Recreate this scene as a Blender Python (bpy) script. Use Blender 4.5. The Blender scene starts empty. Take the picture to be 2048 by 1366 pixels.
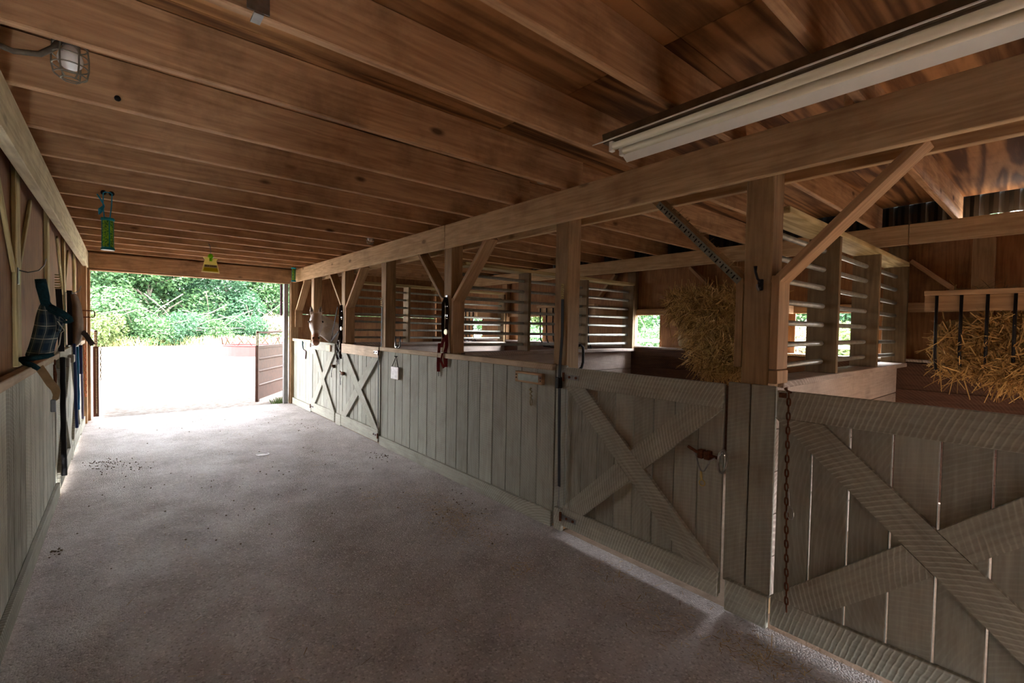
import bpy, bmesh, math, random
from mathutils import Vector, Matrix, Euler
R = random.Random(7)
S = bpy.context.scene
COL = S.collection
V = Vector

# ------------------------------------------------------------------ colours / materials
def lin(r, g, b):
    def f(c):
        c /= 255.0
        return c / 12.92 if c <= 0.04045 else ((c + 0.055) / 1.055) ** 2.4
    return (f(r), f(g), f(b), 1.0)

class NT:
    def __init__(self, name):
        self.m = bpy.data.materials.new(name)
        self.m.use_nodes = True
        self.t = self.m.node_tree
        self.b = self.t.nodes['Principled BSDF']
        self.b.inputs['Specular IOR Level'].default_value = 0.25
    def n(self, typ, **kw):
        nd = self.t.nodes.new(typ)
        for k, v in kw.items():
            if k.startswith('i_'):
                key = k[2:]
                key = int(key) if key.isdigit() else key.replace('_', ' ')
                self.set(nd.inputs[key], v)
            else:
                setattr(nd, k, v)
        return nd
    def set(self, sock, v):
        if hasattr(v, 'is_linked') or isinstance(v, bpy.types.NodeSocket):
            self.t.links.new(v, sock)
        else:
            sock.default_value = v
    def math(self, op, a, b=None, c=None, clamp=False):
        nd = self.n('ShaderNodeMath', operation=op, use_clamp=clamp)
        self.set(nd.inputs[0], a)
        if b is not None: self.set(nd.inputs[1], b)
        if c is not None: self.set(nd.inputs[2], c)
        return nd.outputs[0]
    def mix(self, f, a, b, mode='MIX'):
        nd = self.n('ShaderNodeMix', data_type='RGBA', blend_type=mode)
        self.set(nd.inputs[0], f); self.set(nd.inputs[6], a); self.set(nd.inputs[7], b)
        return nd.outputs[2]
    def ramp(self, f, stops):
        nd = self.n('ShaderNodeValToRGB')
        e = nd.color_ramp.elements
        while len(e) < len(stops): e.new(0.5)
        for i, (p, c) in enumerate(stops):
            e[i].position = p
            e[i].color = c if len(c) == 4 else (*c, 1)
        self.set(nd.inputs[0], f)
        return nd.outputs[0]
    def mr(self, f, a, b, c=0.0, d=1.0):
        nd = self.n('ShaderNodeMapRange')
        self.set(nd.inputs[0], f)
        for i, v in enumerate((a, b, c, d)): nd.inputs[i + 1].default_value = v
        return nd.outputs[0]
    def noise(self, vec, scale, detail=4, rough=0.55, dist=0.0):
        nd = self.n('ShaderNodeTexNoise')
        if vec is not None: self.set(nd.inputs['Vector'], vec)
        nd.inputs['Scale'].default_value = scale; nd.inputs['Detail'].default_value = detail
        nd.inputs['Roughness'].default_value = rough; nd.inputs['Distortion'].default_value = dist
        return nd.outputs[0]
    def coords(self, island=True):
        tc = self.n('ShaderNodeTexCoord')
        oi = self.n('ShaderNodeObjectInfo')
        off = self.math('MULTIPLY', oi.outputs['Random'], 37.0)
        if island:
            g = self.n('ShaderNodeNewGeometry')
            off = self.math('ADD', off, self.math('MULTIPLY', g.outputs['Random Per Island'], 23.0))
            self.isl = g.outputs['Random Per Island']
        self.rnd = oi.outputs['Random']
        cx = self.n('ShaderNodeCombineXYZ', i_0=off, i_1=off, i_2=off)
        va = self.n('ShaderNodeVectorMath', operation='ADD')
        self.set(va.inputs[0], tc.outputs['Object']); self.set(va.inputs[1], cx.outputs[0])
        self.obj = tc.outputs['Object']
        return va.outputs[0]
    def scaled(self, vec, s):
        nd = self.n('ShaderNodeVectorMath', operation='MULTIPLY')
        self.set(nd.inputs[0], vec); nd.inputs[1].default_value = s
        return nd.outputs[0]
    def bump(self, h, strength, dist=0.01):
        nd = self.n('ShaderNodeBump')
        nd.inputs['Strength'].default_value = strength; nd.inputs['Distance'].default_value = dist
        self.set(nd.inputs['Height'], h)
        self.set(self.b.inputs['Normal'], nd.outputs[0])
    def color(self, c): self.set(self.b.inputs['Base Color'], c)
    def rough(self, v): self.set(self.b.inputs['Roughness'], v)

def translucent(t, c, f):
    tr = t.n('ShaderNodeBsdfTranslucent'); t.set(tr.inputs[0], c)
    ms = t.n('ShaderNodeMixShader'); ms.inputs[0].default_value = f
    t.t.links.new(t.b.outputs[0], ms.inputs[1]); t.t.links.new(tr.outputs[0], ms.inputs[2])
    t.t.links.new(ms.outputs[0], t.t.nodes['Material Output'].inputs[0])
def film(name, rgb, f=0.55):
    t = NT(name); t.color(lin(*rgb)); t.rough(0.35); translucent(t, lin(*rgb), f)
    return t.m
MATS = {}
def plain(name, rgb, rough=0.6, metal=0.0, var=0.0, bump=0.0, bscale=40, dark=None):
    if name in MATS: return MATS[name]
    t = NT(name)
    c = lin(*rgb)
    if var or bump or dark:
        vec = t.coords(False)
        nz = t.noise(vec, bscale, 4)
        d = lin(*dark) if dark else tuple(x * (1 - var) for x in c[:3]) + (1,)
        t.color(t.mix(t.mr(nz, 0.35, 0.65), c, d))
        if bump: t.bump(nz, bump, 0.004)
    else:
        t.color(c)
    t.rough(rough); t.b.inputs['Metallic'].default_value = metal
    MATS[name] = t.m
    return t.m

def wood(name, axis, light, darkc, knots=0.0, dirt=0.35, dirtc=(45, 34, 24), saw=0.0, grain=1.0, isl=0.25, rough=0.8, bump=0.25, fine=1.0, bw=0.42):
    """sawn timber with the grain along a local axis, growth bands, knots, grime"""
    key = name + axis
    if key in MATS: return MATS[key]
    t = NT(name + '_' + axis)
    vec = t.coords()
    ai = 'xyz'.index(axis)
    s = [1.0, 1.0, 1.0]; s[ai] = 0.07
    sv = t.scaled(vec, s)
    big = t.noise(sv, 7.0 * grain, 3, 0.5, 0.6)
    finez = t.noise(sv, 60.0 * fine, 3, 0.6)
    band = t.math('SINE', t.math('MULTIPLY', big, 42.0))
    band = t.mr(band, -1, 1)
    f = t.math('ADD', t.math('MULTIPLY', band, bw), t.math('MULTIPLY', finez, 0.97 - bw))
    f = t.math('ADD', f, t.math('MULTIPLY', t.math('SUBTRACT', t.isl, 0.5), isl * 1.6))
    col = t.ramp(f, [(0.12, lin(*darkc)), (0.78, lin(*light))])
    if knots:
        ks = [1.0, 1.0, 1.0]; ks[ai] = 0.45
        vo = t.n('ShaderNodeTexVoronoi'); t.set(vo.inputs['Vector'], t.scaled(vec, ks)); vo.inputs['Scale'].default_value = 4.4
        k = t.mr(vo.outputs['Distance'], 0.06, 0.125, knots, 0.0)
        col = t.mix(k, col, lin(52, 30, 16))
    dn = t.noise(vec, 3.2, 5, 0.65)
    col = t.mix(t.mr(dn, 0.48, 0.72, 0.0, dirt), col, lin(*dirtc))
    h = t.math('ADD', t.math('MULTIPLY', finez, 0.5), t.math('MULTIPLY', band, 0.3))
    if saw:
        # circular-saw arcs across the board
        w = t.n('ShaderNodeTexWave', wave_type='RINGS', rings_direction='SPHERICAL', bands_direction='X')
        off = [0.45, 0.45, 0.45]; off[ai] = 0.0
        o2 = t.n('ShaderNodeVectorMath', operation='ADD'); t.set(o2.inputs[0], t.obj)
        ov = [0.0, 0.0, 0.0]
        pj = t.math('MULTIPLY', t.isl, 3.0)
        cmb = t.n('ShaderNodeCombineXYZ')
        others = [i for i in range(3) if i != ai]
        t.set(cmb.inputs[ai], pj)
        cmb.inputs[others[0]].default_value = 0.62 if others[0] != 0 else 0.0
        cmb.inputs[others[1]].default_value = 0.62
        t.set(o2.inputs[1], cmb.outputs[0])
        t.set(w.inputs['Vector'], o2.outputs[0])
        w.inputs['Scale'].default_value = 15.0; w.inputs['Distortion'].default_value = 1.3; w.inputs['Detail'].default_value = 2
        w.inputs['Detail Scale'].default_value = 2.5
        sw = t.math('MULTIPLY', t.math('POWER', w.outputs['Fac'], 3.5), t.mr(t.noise(vec, 5.0, 2), 0.35, 0.6, 0.3, 1.0))
        col = t.mix(t.math('MULTIPLY', sw, 0.45 * saw), col, lin(min(255, light[0] + 45), min(255, light[1] + 45), min(255, light[2] + 42)))
        h = t.math('ADD', h, t.math('MULTIPLY', sw, saw * 0.7))
    t.color(col); t.rough(rough); t.bump(h, bump, 0.006)
    MATS[key] = t.m
    return t.m

def joist(a): return wood('joist wood', a, (214, 174, 132), (152, 114, 80), knots=0.8, dirt=0.6, dirtc=(104, 74, 50), isl=0.3, bw=0.22)
def beamw(a): return wood('beam wood', a, (222, 194, 152), (168, 136, 100), knots=0.6, dirt=0.35, dirtc=(116, 88, 60), bw=0.22)
def postw(a): return wood('treated post wood', a, (172, 142, 104), (120, 94, 66), knots=0.3, dirt=0.4, dirtc=(80, 64, 46), bw=0.22)
def bracew(a): return wood('brace wood', a, (192, 156, 116), (140, 108, 78), knots=0.4, dirt=0.3, dirtc=(104, 76, 54), bw=0.22)
def boardw(a): return wood('weathered grey painted board', a, (170, 170, 157), (132, 131, 120), dirt=0.4, dirtc=(104, 94, 80), saw=0.25, isl=0.22, bump=0.3, bw=0.10)
def boardl(a): return wood('paler streaked board', a, (216, 216, 200), (120, 118, 104), dirt=0.35, dirtc=(100, 96, 84), saw=0.3, isl=0.25, bump=0.35, bw=0.15, grain=1.6)  # left-hand boards: paler, with stronger grain contrast
def railw(a): return wood('rough sawn grey board', a, (168, 167, 153), (131, 128, 116), dirt=0.4, dirtc=(98, 88, 74), saw=1.0, isl=0.2, bump=0.4, bw=0.10)
def capw(a): return wood('worn cap board', a, (200, 178, 148), (150, 124, 98), dirt=0.4, dirtc=(112, 94, 72), saw=0.4, bw=0.2)
def chewed(a): return wood('pale chewed rail wood', a, (228, 206, 178), (180, 152, 124), knots=0.3, dirt=0.35, dirtc=(134, 110, 86), saw=0.4, bw=0.2)
def ply(a): return wood('plywood', a, (176, 128, 82), (84, 54, 30), dirt=0.4, dirtc=(76, 50, 32), grain=0.5, bump=0.12, bw=0.55)
def plywall(a): return wood('wall plywood', a, (160, 116, 78), (106, 72, 46), dirt=0.5, dirtc=(76, 52, 38), grain=1.6, bump=0.2, bw=0.25)
def plankdark(a): return wood('dark stall plank', a, (92, 64, 50), (56, 38, 28), dirt=0.5, dirtc=(44, 30, 24), saw=0.6, bw=0.2)
def dividerw(a): return wood('grey divider plank', a, (182, 168, 158), (134, 120, 110), dirt=0.4, dirtc=(92, 78, 66), saw=1.1, bump=0.4, bw=0.15)
def slatpost(a): return wood('olive divider upright', a, (140, 118, 88), (98, 80, 56), dirt=0.5, dirtc=(62, 50, 36), bw=0.2)

GALV = plain('galvanized pipe', (176, 178, 170), 0.45, 0.5, var=0.3, bscale=18)
STEEL = plain('worn steel', (150, 150, 148), 0.35, 0.9, var=0.3, bscale=30)
RUST = plain('rusty iron', (112, 66, 42), 0.85, 0.2, var=0.5, bump=0.3, bscale=60)
IRON = plain('black iron', (34, 32, 34), 0.5, 0.6)
BROWNSTEEL = plain('brown painted gate steel', (82, 53, 41), 0.6, 0.1, var=0.3, bump=0.1, bscale=14)
LEATHER = plain('dark brown leather', (48, 32, 26), 0.85, var=0.4, bscale=30)
BLACKWEB = plain('black webbing strap', (30, 30, 34), 0.7)
REDWEB = plain('faded red webbing', (134, 52, 54), 0.8, var=0.3, bscale=30)
BRASS = plain('dull brass', (190, 170, 110), 0.4, 0.8)
TEAL = film('teal plastic', (30, 160, 180), 0.35)
BLUECORD = plain('blue cord', (40, 150, 190), 0.7)
ORANGECORD = plain('orange cord', (226, 120, 60), 0.7)
DARKHOLE = plain('punched slot shadow gap', (24, 22, 20), 0.9)
WHITEP = plain('dusty white enamel', (244, 246, 240), 0.45, var=0.08, bscale=9)
REDSTEEL = plain('faded red feeder steel', (60, 20, 19), 0.6, 0.1, var=0.25, bscale=5)
STRAPTAN = plain('tan strap', (150, 124, 88), 0.8, var=0.2)
TEALFLEECE = plain('dark teal fleece', (20, 58, 66), 1.0, var=0.5, bump=0.9, bscale=90)

def m_concrete():
    t = NT('exposed aggregate concrete')
    tc = t.n('ShaderNodeTexCoord').outputs['Object']
    big = t.noise(tc, 0.55, 5, 0.6)
    mid = t.noise(tc, 3.0, 5, 0.65)
    vo = t.n('ShaderNodeTexVoronoi'); t.set(vo.inputs['Vector'], tc); vo.inputs['Scale'].default_value = 105
    fine = t.noise(tc, 140, 3)
    c = t.mix(t.mr(mid, 0.35, 0.7), lin(200, 194, 193), lin(164, 156, 153))
    c = t.mix(t.mr(big, 0.45, 0.68, 0, 0.55), c, lin(158, 143, 130))
    cell = t.n('ShaderNodeSeparateColor'); t.set(cell.inputs[0], vo.outputs['Color'])
    c = t.mix(t.mr(cell.outputs[0], 0.75, 1.0, 0, 0.6), c, lin(232, 226, 222))
    c = t.mix(t.mr(cell.outputs[1], 0.78, 1.0, 0, 0.5), c, lin(116, 104, 96))
    # brown trodden-in dirt along the stall fronts and near the open doorway of the stalls
    sx = t.n('ShaderNodeSeparateXYZ'); t.set(sx.inputs[0], tc)
    e = t.math('ADD', sx.outputs[0], t.math('MULTIPLY', mid, 0.9))
    c = t.mix(t.mr(e, 1.9, 3.1, 0, 0.75), c, lin(142, 122, 106))
    t.color(c)
    t.rough(t.mr(mid, 0.3, 0.7, 0.6, 0.85)); t.b.inputs['Specular IOR Level'].default_value = 0.25
    t.bump(t.math('ADD', t.math('MULTIPLY', vo.outputs['Distance'], -0.8), t.math('ADD', t.math('MULTIPLY', fine, 0.5), mid)), 0.9, 0.008)
    return t.m

def m_ground():
    t = NT('trodden paddock dirt')
    tc = t.n('ShaderNodeTexCoord').outputs['Object']
    a = t.noise(tc, 0.35, 6, 0.65); b = t.noise(tc, 5.0, 5, 0.7); s = t.noise(t.scaled(tc, (9, 22, 1)), 1.0, 3, 0.7)
    c = t.mix(t.mr(b, 0.35, 0.7), lin(112, 106, 100), lin(90, 82, 74))
    sx = t.n('ShaderNodeSeparateXYZ'); t.set(sx.inputs[0], tc)
    near = t.mr(t.math('ADD', sx.outputs[1], t.math('MULTIPLY', a, 6)), 15, 24, 1.0, 0.15)
    c = t.mix(t.math('MULTIPLY', t.mr(s, 0.44, 0.62), near), c, lin(70, 52, 36))
    far = t.mr(t.math('ADD', sx.outputs[1], t.math('MULTIPLY', a, 10)), 34, 44, 0.0, 1.0)
    c = t.mix(t.math('MULTIPLY', far, t.mr(b, 0.4, 0.55, 0.35, 1.0)), c, lin(120, 132, 74))
    far2 = t.mr(t.math('ADD', sx.outputs[0], t.math('MULTIPLY', a, 6)), 11, 14, 0.0, 1.0)
    c = t.mix(far2, c, lin(92, 120, 58))
    t.color(c); t.rough(0.95); t.bump(t.math('ADD', b, s), 0.5, 0.03)
    return t.m

def m_dirt():
    t = NT('stall floor dirt')
    tc = t.n('ShaderNodeTexCoord').outputs['Object']
    b = t.noise(tc, 9.0, 6, 0.7)
    t.color(t.mix(b, lin(196, 176, 156), lin(120, 98, 80))); t.rough(0.95); t.bump(b, 0.6, 0.03)
    return t.m

def m_leaf(name, c1, c2):
    t = NT(name)
    t.coords()
    c = t.mix(t.isl, lin(*c1), lin(*c2))
    t.color(c); t.rough(0.6)
    tr = t.n('ShaderNodeBsdfTranslucent'); t.set(tr.inputs[0], c)
    ms = t.n('ShaderNodeMixShader'); ms.inputs[0].default_value = 0.42
    t.t.links.new(t.b.outputs[0], ms.inputs[1]); t.t.links.new(tr.outputs[0], ms.inputs[2])
    t.t.links.new(ms.outputs[0], t.t.nodes['Material Output'].inputs[0])
    return t.m

def m_hay(name, c1, c2, c3):
    t = NT(name)
    t.coords()
    c = t.ramp(t.isl, [(0.0, lin(*c3)), (0.35, lin(*c2)), (1.0, lin(*c1))])
    t.color(c); t.rough(0.75)
    return t.m

def m_plaid():
    t = NT('navy plaid canvas')
    tc = t.n('ShaderNodeTexCoord').outputs['UV']
    sx = t.n('ShaderNodeSeparateXYZ'); t.set(sx.inputs[0], tc)
    def line(v, k):
        f = t.math('FRACT', t.math('MULTIPLY', v, k))
        return t.math('LESS_THAN', t.math('ABSOLUTE', t.math('SUBTRACT', f, 0.5)), 0.022)
    def band(v, k):
        f = t.math('FRACT', t.math('ADD', t.math('MULTIPLY', v, k), 0.25))
        return t.math('LESS_THAN', f, 0.5)
    l = t.math('MAXIMUM', line(sx.outputs[0], 3.0), line(sx.outputs[1], 4.0))
    b = t.math('MULTIPLY', t.math('ADD', band(sx.outputs[0], 3.0), band(sx.outputs[1], 4.0)), 0.5)
    c = t.mix(b, lin(70, 84, 86), lin(24, 44, 62))
    c = t.mix(l, c, lin(188, 184, 164))
    t.color(c); t.rough(0.9); t.bump(t.noise(tc, 160, 2), 0.2, 0.002)
    return t.m

def m_horse():
    t = NT('flea-bitten grey horse coat')
    o = t.n('ShaderNodeTexCoord').outputs['Object']
    at = t.n('ShaderNodeAttribute', attribute_name='coat')
    fine = t.noise(o, 60, 3)
    c = t.mix(t.mr(fine, 0.4, 0.65, 0, 0.4), lin(206, 196, 184), lin(168, 154, 140))
    sc = t.n('ShaderNodeSeparateColor'); t.set(sc.inputs[0], at.outputs['Color'])
    c = t.mix(t.math('MULTIPLY', sc.outputs[0], 0.9), c, lin(150, 92, 62))    # chestnut muzzle
    c = t.mix(t.math('MULTIPLY', sc.outputs[1], 0.6), c, lin(150, 120, 96))   # brownish forehead and cheeks
    c = t.mix(t.math('MULTIPLY', sc.outputs[2], 0.92), c, lin(44, 34, 32))    # nostrils, ear hollows, mouth line
    t.color(c); t.rough(0.7); t.bump(fine, 0.15, 0.004)
    return t.m

CONC, GROUND, DIRT = m_concrete(), m_ground(), m_dirt()
HAY = m_hay('golden hay', (220, 184, 118), (172, 134, 80), (106, 80, 46))
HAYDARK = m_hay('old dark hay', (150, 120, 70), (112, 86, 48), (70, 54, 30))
STRAW = m_hay('trodden straw', (214, 190, 142), (172, 144, 102), (118, 94, 64))
PLAID, COAT = m_plaid(), m_horse()
LEAF_A = m_leaf('fresh maple leaves', (66, 94, 54), (34, 62, 38))
LEAF_B = m_leaf('deep green leaves', (52, 82, 54), (24, 52, 36))
LEAF_C = m_leaf('yellow green leaves', (90, 102, 60), (60, 80, 42))
LEAF_D = m_leaf('pinkish blossom and leaf', (140, 116, 106), (86, 100, 58))
BARK = plain('grey bark', (92, 84, 76), 0.9, var=0.4, bump=0.6, bscale=12)

# ------------------------------------------------------------------ mesh builder
class MB:
    def __init__(self): self.bm = bmesh.new(); self.uv = None
    def box(self, x0, x1, y0, y1, z0, z1, M=None, bev=0.0):
        co = [(x, y, z) for x in (x0, x1) for y in (y0, y1) for z in (z0, z1)]
        vs = [self.bm.verts.new(M @ V(c) if M else c) for c in co]
        fs = []
        for q in ((0, 1, 3, 2), (4, 6, 7, 5), (0, 4, 5, 1), (2, 3, 7, 6), (0, 2, 6, 4), (1, 5, 7, 3)):
            fs.append(self.bm.faces.new([vs[i] for i in q]))
        if bev:
            es = list({e for f in fs for e in f.edges})
            bmesh.ops.bevel(self.bm, geom=es, offset=bev, segments=1, affect='EDGES', profile=0.5)
        return self
    def tube(self, pts, r, seg=6, closed=False, flat=None):
        """round tube along a path; flat=(width, thickness) makes a strap instead"""
        pts = [V(p) for p in pts]
        n = len(pts)
        rs = r if isinstance(r, (list, tuple)) else [r] * n
        rings = []
        up = None
        for i, p in enumerate(pts):
            a = pts[(i - 1) % n] if (closed or i > 0) else p
            b = pts[(i + 1) % n] if (closed or i < n - 1) else p
            d = (b - a)
            d = d.normalized() if d.length > 1e-9 else V((0, 0, 1))
            if up is None:
                up = V((0, 0, 1)) if abs(d.z) < 0.9 else V((1, 0, 0))
            s = d.cross(up)
            if s.length < 1e-6: s = d.orthogonal()
            s.normalize(); u = s.cross(d).normalized(); up = u
            ring = []
            if flat is None:
                for k in range(seg):
                    an = 2 * math.pi * k / seg
                    ring.append(self.bm.verts.new(p + (s * math.cos(an) + u * math.sin(an)) * rs[i]))
            else:
                w, h = flat[0] / 2, flat[1] / 2
                ax = flat[2] if len(flat) > 2 else None      # width direction
                if ax is not None:
                    ws = V(ax).normalized(); hs = ws.cross(d)
                    hs = hs.normalized() if hs.length > 1e-6 else u
                else: ws, hs = s, u
                for q in ((-w, -h), (w, -h), (w, h), (-w, h)):
                    ring.append(self.bm.verts.new(p + ws * q[0] + hs * q[1]))
            rings.append(ring)
        m = len(rings[0])
        for i in range(n if closed else n - 1):
            A, B = rings[i], rings[(i + 1) % n]
            for k in range(m):
                self.bm.faces.new((A[k], A[(k + 1) % m], B[(k + 1) % m], B[k]))
        if not closed:
            self.bm.faces.new(rings[0]); self.bm.faces.new(rings[-1][::-1])
        return self
    def lathe(self, prof, c=(0, 0, 0), seg=16, axis='z'):
        rings = []
        c = V(c)
        for r, h in prof:
            ring = []
            for k in range(seg):
                a = 2 * math.pi * k / seg
                p = {'z': V((r * math.cos(a), r * math.sin(a), h)), 'x': V((h, r * math.cos(a), r * math.sin(a))), 'y': V((r * math.cos(a), h, r * math.sin(a)))}[axis]
                ring.append(self.bm.verts.new(c + p))
            rings.append(ring)
        for A, B in zip(rings, rings[1:]):
            for k in range(seg):
                self.bm.faces.new((A[k], A[(k + 1) % seg], B[(k + 1) % seg], B[k]))
        self.bm.faces.new(rings[0][::-1]); self.bm.faces.new(rings[-1])
        return self
    def loft(self, rings):
        """rings: list of (centre, side vector, depth vector, half width, half depth, power)"""
        seg = 20
        rr = []
        for c, s, d, w, h, p in rings:
            ring = []
            for k in range(seg):
                a = 2 * math.pi * k / seg
                ca, sa = math.cos(a), math.sin(a)
                ring.append(self.bm.verts.new(V(c) + V(s) * (w * math.copysign(abs(ca) ** p, ca)) + V(d) * (h * math.copysign(abs(sa) ** p, sa))))
            rr.append(ring)
        for A, B in zip(rr, rr[1:]):
            for k in range(seg):
                self.bm.faces.new((A[k], A[(k + 1) % seg], B[(k + 1) % seg], B[k]))
        self.bm.faces.new(rr[0][::-1]); self.bm.faces.new(rr[-1])
        return self
    def ribbon(self, p, d, L, w, bend, nrm):
        """a bent straw or blade: two quads"""
        s = d.cross(nrm)
        if s.length < 1e-5: s = d.orthogonal()
        s = s.normalized() * w / 2
        a, b, c = p, p + d * L * 0.5 + bend * 0.5, p + d * L + bend * 1.4
        vs = [self.bm.verts.new(q) for q in (a - s, a + s, b + s, b - s, c + s * 0.6, c - s * 0.6)]
        self.bm.faces.new((vs[0], vs[1], vs[2], vs[3])); self.bm.faces.new((vs[3], vs[2], vs[4], vs[5]))

def base_of(o):
    p = V((0, 0, 0))
    while o is not None:
        p += o.location; o = o.parent
    return p

def obj(name, mb, mat, parent=None, smooth=False, rot=None, at=None, recalc=True):
    """link one mesh object; vertices are given in world space unless rot/at is given (then local about the origin)"""
    bm = mb.bm
    if recalc: bmesh.ops.recalc_face_normals(bm, faces=bm.faces)
    if at is None:
        lo = V((1e9,) * 3); hi = V((-1e9,) * 3)
        for v in bm.verts:
            for i in range(3):
                lo[i] = min(lo[i], v.co[i]); hi[i] = max(hi[i], v.co[i])
        c = (lo + hi) / 2
        for v in bm.verts: v.co -= c
    else:
        c = V(at)
    me = bpy.data.meshes.new(name)
    bm.to_mesh(me); bm.free()
    me.materials.append(mat)
    if smooth:
        for p in me.polygons: p.use_smooth = True
    o = bpy.data.objects.new(name, me)
    COL.objects.link(o)
    if parent is not None:
        o.parent = parent
        c = c - base_of(parent)
    o.location = c
    if rot is not None: o.rotation_euler = rot
    return o

def tag(o, label=None, cat=None, group=None, kind=None):
    if label: o['label'] = label
    if cat: o['category'] = cat
    if group: o['group'] = group
    if kind: o['kind'] = kind
    return o
def thing(name, loc, label, cat, group=None):
    o = bpy.data.objects.new(name, None); o.empty_display_size = 0.05
    COL.objects.link(o); o.location = loc
    return tag(o, label, cat, group)
def struct(name, mb, mat, **k):
    return tag(obj(name, mb, mat, **k), kind='structure')
ORD = 'first second third fourth fifth sixth seventh eighth ninth tenth eleventh twelfth thirteenth fourteenth fifteenth sixteenth seventeenth'.split()

# ------------------------------------------------------------------ layout
XR, XL = 2.56, -0.42          # faces of the stall fronts on the two sides of the aisle
POSTS = [1.08, 2.53, 4.17, 5.72, 7.15, 8.65]
DIV = [1.08, 4.15, 7.12]
YE = 9.75                     # doorway end of the building
YB = -1.3                     # rear end behind the photographer
XO = 5.85                     # outer stall wall
ZB, ZT, ZC = 2.365, 2.60, 2.84
JY = [0.03, 0.62, 1.215, 1.81, 2.44, 3.05, 3.65, 4.21, 4.79, 5.37, 5.95, 6.53, 7.11, 7.70, 8.29, 8.86, 9.37]

# floor, ceiling, outer shell
struct('floor', MB().box(-0.44, 2.60, YB, YE + 0.12, -0.20, 0.0), CONC)
struct('floor_2', MB().box(2.605, XO, YB, YE + 0.1, -0.20, -0.012), DIRT)
mb = MB()
for i in range(14):
    y0 = YB + i * 1.22
    for x0 in (-0.55, 1.89, 4.33):
        mb.box(x0 + 0.002, min(x0 + 2.438, 5.97), y0 + 0.002, min(y0 + 1.218, 9.95), ZC, ZC + 0.015)
struct('ceiling', mb, ply('x'))
mb = MB()
mb.box(-3.0, 6.5, YB - 0.3, 13.6, 3.0, 3.05)  # roof; its unseen front overhang is added to keep high sky off the threshold
struct('ceiling_2', mb, plain('metal roofing', (120, 122, 120), 0.5, 0.6))
struct('wall_left', MB().box(-0.52, -0.50, YB, 9.9, 0.0, ZC), plywall('z'))
struct('wall_far', MB().box(2.62, XO + 0.1, 9.88, 9.90, 1.76, ZC).box(2.62, XO + 0.1, 9.882, 9.902, 0.0, 1.755), plywall('z'))
# outer wall: dark kick planks, sill, openings, plywood above
mb = MB()
for k in range(5):
    mb.box(5.76, 5.80, YB, 9.86, 0.02 + k * 0.255, 0.02 + k * 0.255 + 0.25)
struct('wall_right', mb, plankdark('y'))
struct('wall_right_upper', MB().box(XO, XO + 0.02, YB, 9.87, 1.775, 2.60), plywall('z'))
struct('wall_right_lower', MB().box(XO, XO + 0.02, YB, 9.87, 0.0, 1.30), plywall('z'))
struct('trim_1', MB().box(5.74, 5.90, YB, 9.86, 1.30, 1.325, bev=0.004), dividerw('y'))
struct('trim_2', MB().box(5.80, 5.845, YB, 9.86, 1.775, 1.865, bev=0.004), bracew('y'))
# solid stretches between the window openings
WINS = [(-1.15, -0.5), (1.235, 2.0), (3.74, 4.12), (6.15, 6.75), (8.0, 8.35)]
ys = [YB] + [y for w in WINS for y in w] + [9.87]
k = 0
for a, b in zip(ys[0::2], ys[1::2]):
    k += 1
    if k == 1:
        struct('wall_right_rear', MB().box(5.868, 5.886, a, b, 1.31, 1.80), plywall('z')); continue
    p = obj('sliding_shutter', MB().box(5.868, 5.886, a, b, 1.31, 1.80), plywall('z'))
    tag(p, ['plywood shutter panel behind the photographer', 'plywood shutter panel behind the hay rack of the nearest stall', 'plywood shutter panel behind the big hay bale', 'plywood shutter panel beyond the second stall divider', 'plywood shutter panel beyond the third stall divider', 'plywood shutter panel in the corner nearest the paddock'][k - 1], 'shutter', 'sliding shutters of the outer wall')
mb = MB().box(-0.5, 1.75, YB - 0.03, YB - 0.01, 0.0, ZC).box(2.5, 3.3, YB - 0.03, YB - 0.01, 0.0, ZC).box(1.75, 2.5, YB - 0.03, YB - 0.01, 0.25, ZC).box(3.3, 4.9, YB - 0.03, YB - 0.01, 0.0, 0.55).box(3.3, 4.9, YB - 0.03, YB - 0.01, 0.82, ZC).box(4.9, 6.0, YB - 0.03, YB - 0.01, 0.0, ZC)  # rear wall out of view, its openings shaped to tune the inside light
struct('wall_near', mb, plywall('z'))
struct('wall_aisle', MB().box(2.585, 2.61, YB, -0.31, 0.0, 1.28), boardw('z'))
# outer plate and eave siding
pl = thing('outer_plate_beam', (5.72, 4.2, 2.41), 'brown timber plate beam along the top of the outer stall wall', 'beam')
obj('plank', MB().box(5.70, 5.74, YB, 1.0, 2.41, 2.60, bev=0.004), beamw('y'), pl)
obj('plank', MB().box(5.70, 5.74, 1.005, 9.86, 2.41, 2.60, bev=0.004), beamw('y'), pl)
mb = MB()
n = 90
prof = []
for i in range(n * 4 + 1):
    y = YB + i * (9.9 - YB) / (n * 4)
    prof.append((y, 0.0 if i % 4 in (0, 1) else 0.028))
for (y0, d0), (y1, d1) in zip(prof, prof[1:]):
    mb.bm.faces.new([mb.bm.verts.new(c) for c in ((6.02 + d0, y0, 2.45 if y0 > 0.5 else 2.662), (6.02 + d1, y1, 2.45 if y0 > 0.5 else 2.662), (6.02 + d1, y1, 2.995), (6.02 + d0, y0, 2.995))])
bmesh.ops.remove_doubles(mb.bm, verts=mb.bm.verts, dist=1e-4)
struct('trim_4', MB().box(5.872, 6.06, 0.5, 9.86, 2.44, 2.455), plywall('y'))  # unseen soffit, added to block light leaking up at the eave
eave = obj('metal_siding', mb, plain('dark corrugated metal siding', (86, 88, 86), 0.35, 0.7))
sol = eave.modifiers.new('s', 'SOLIDIFY'); sol.thickness = 0.004
tag(eave, 'dark corrugated metal siding seen through the eave gap above the outer wall', 'siding')

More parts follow.
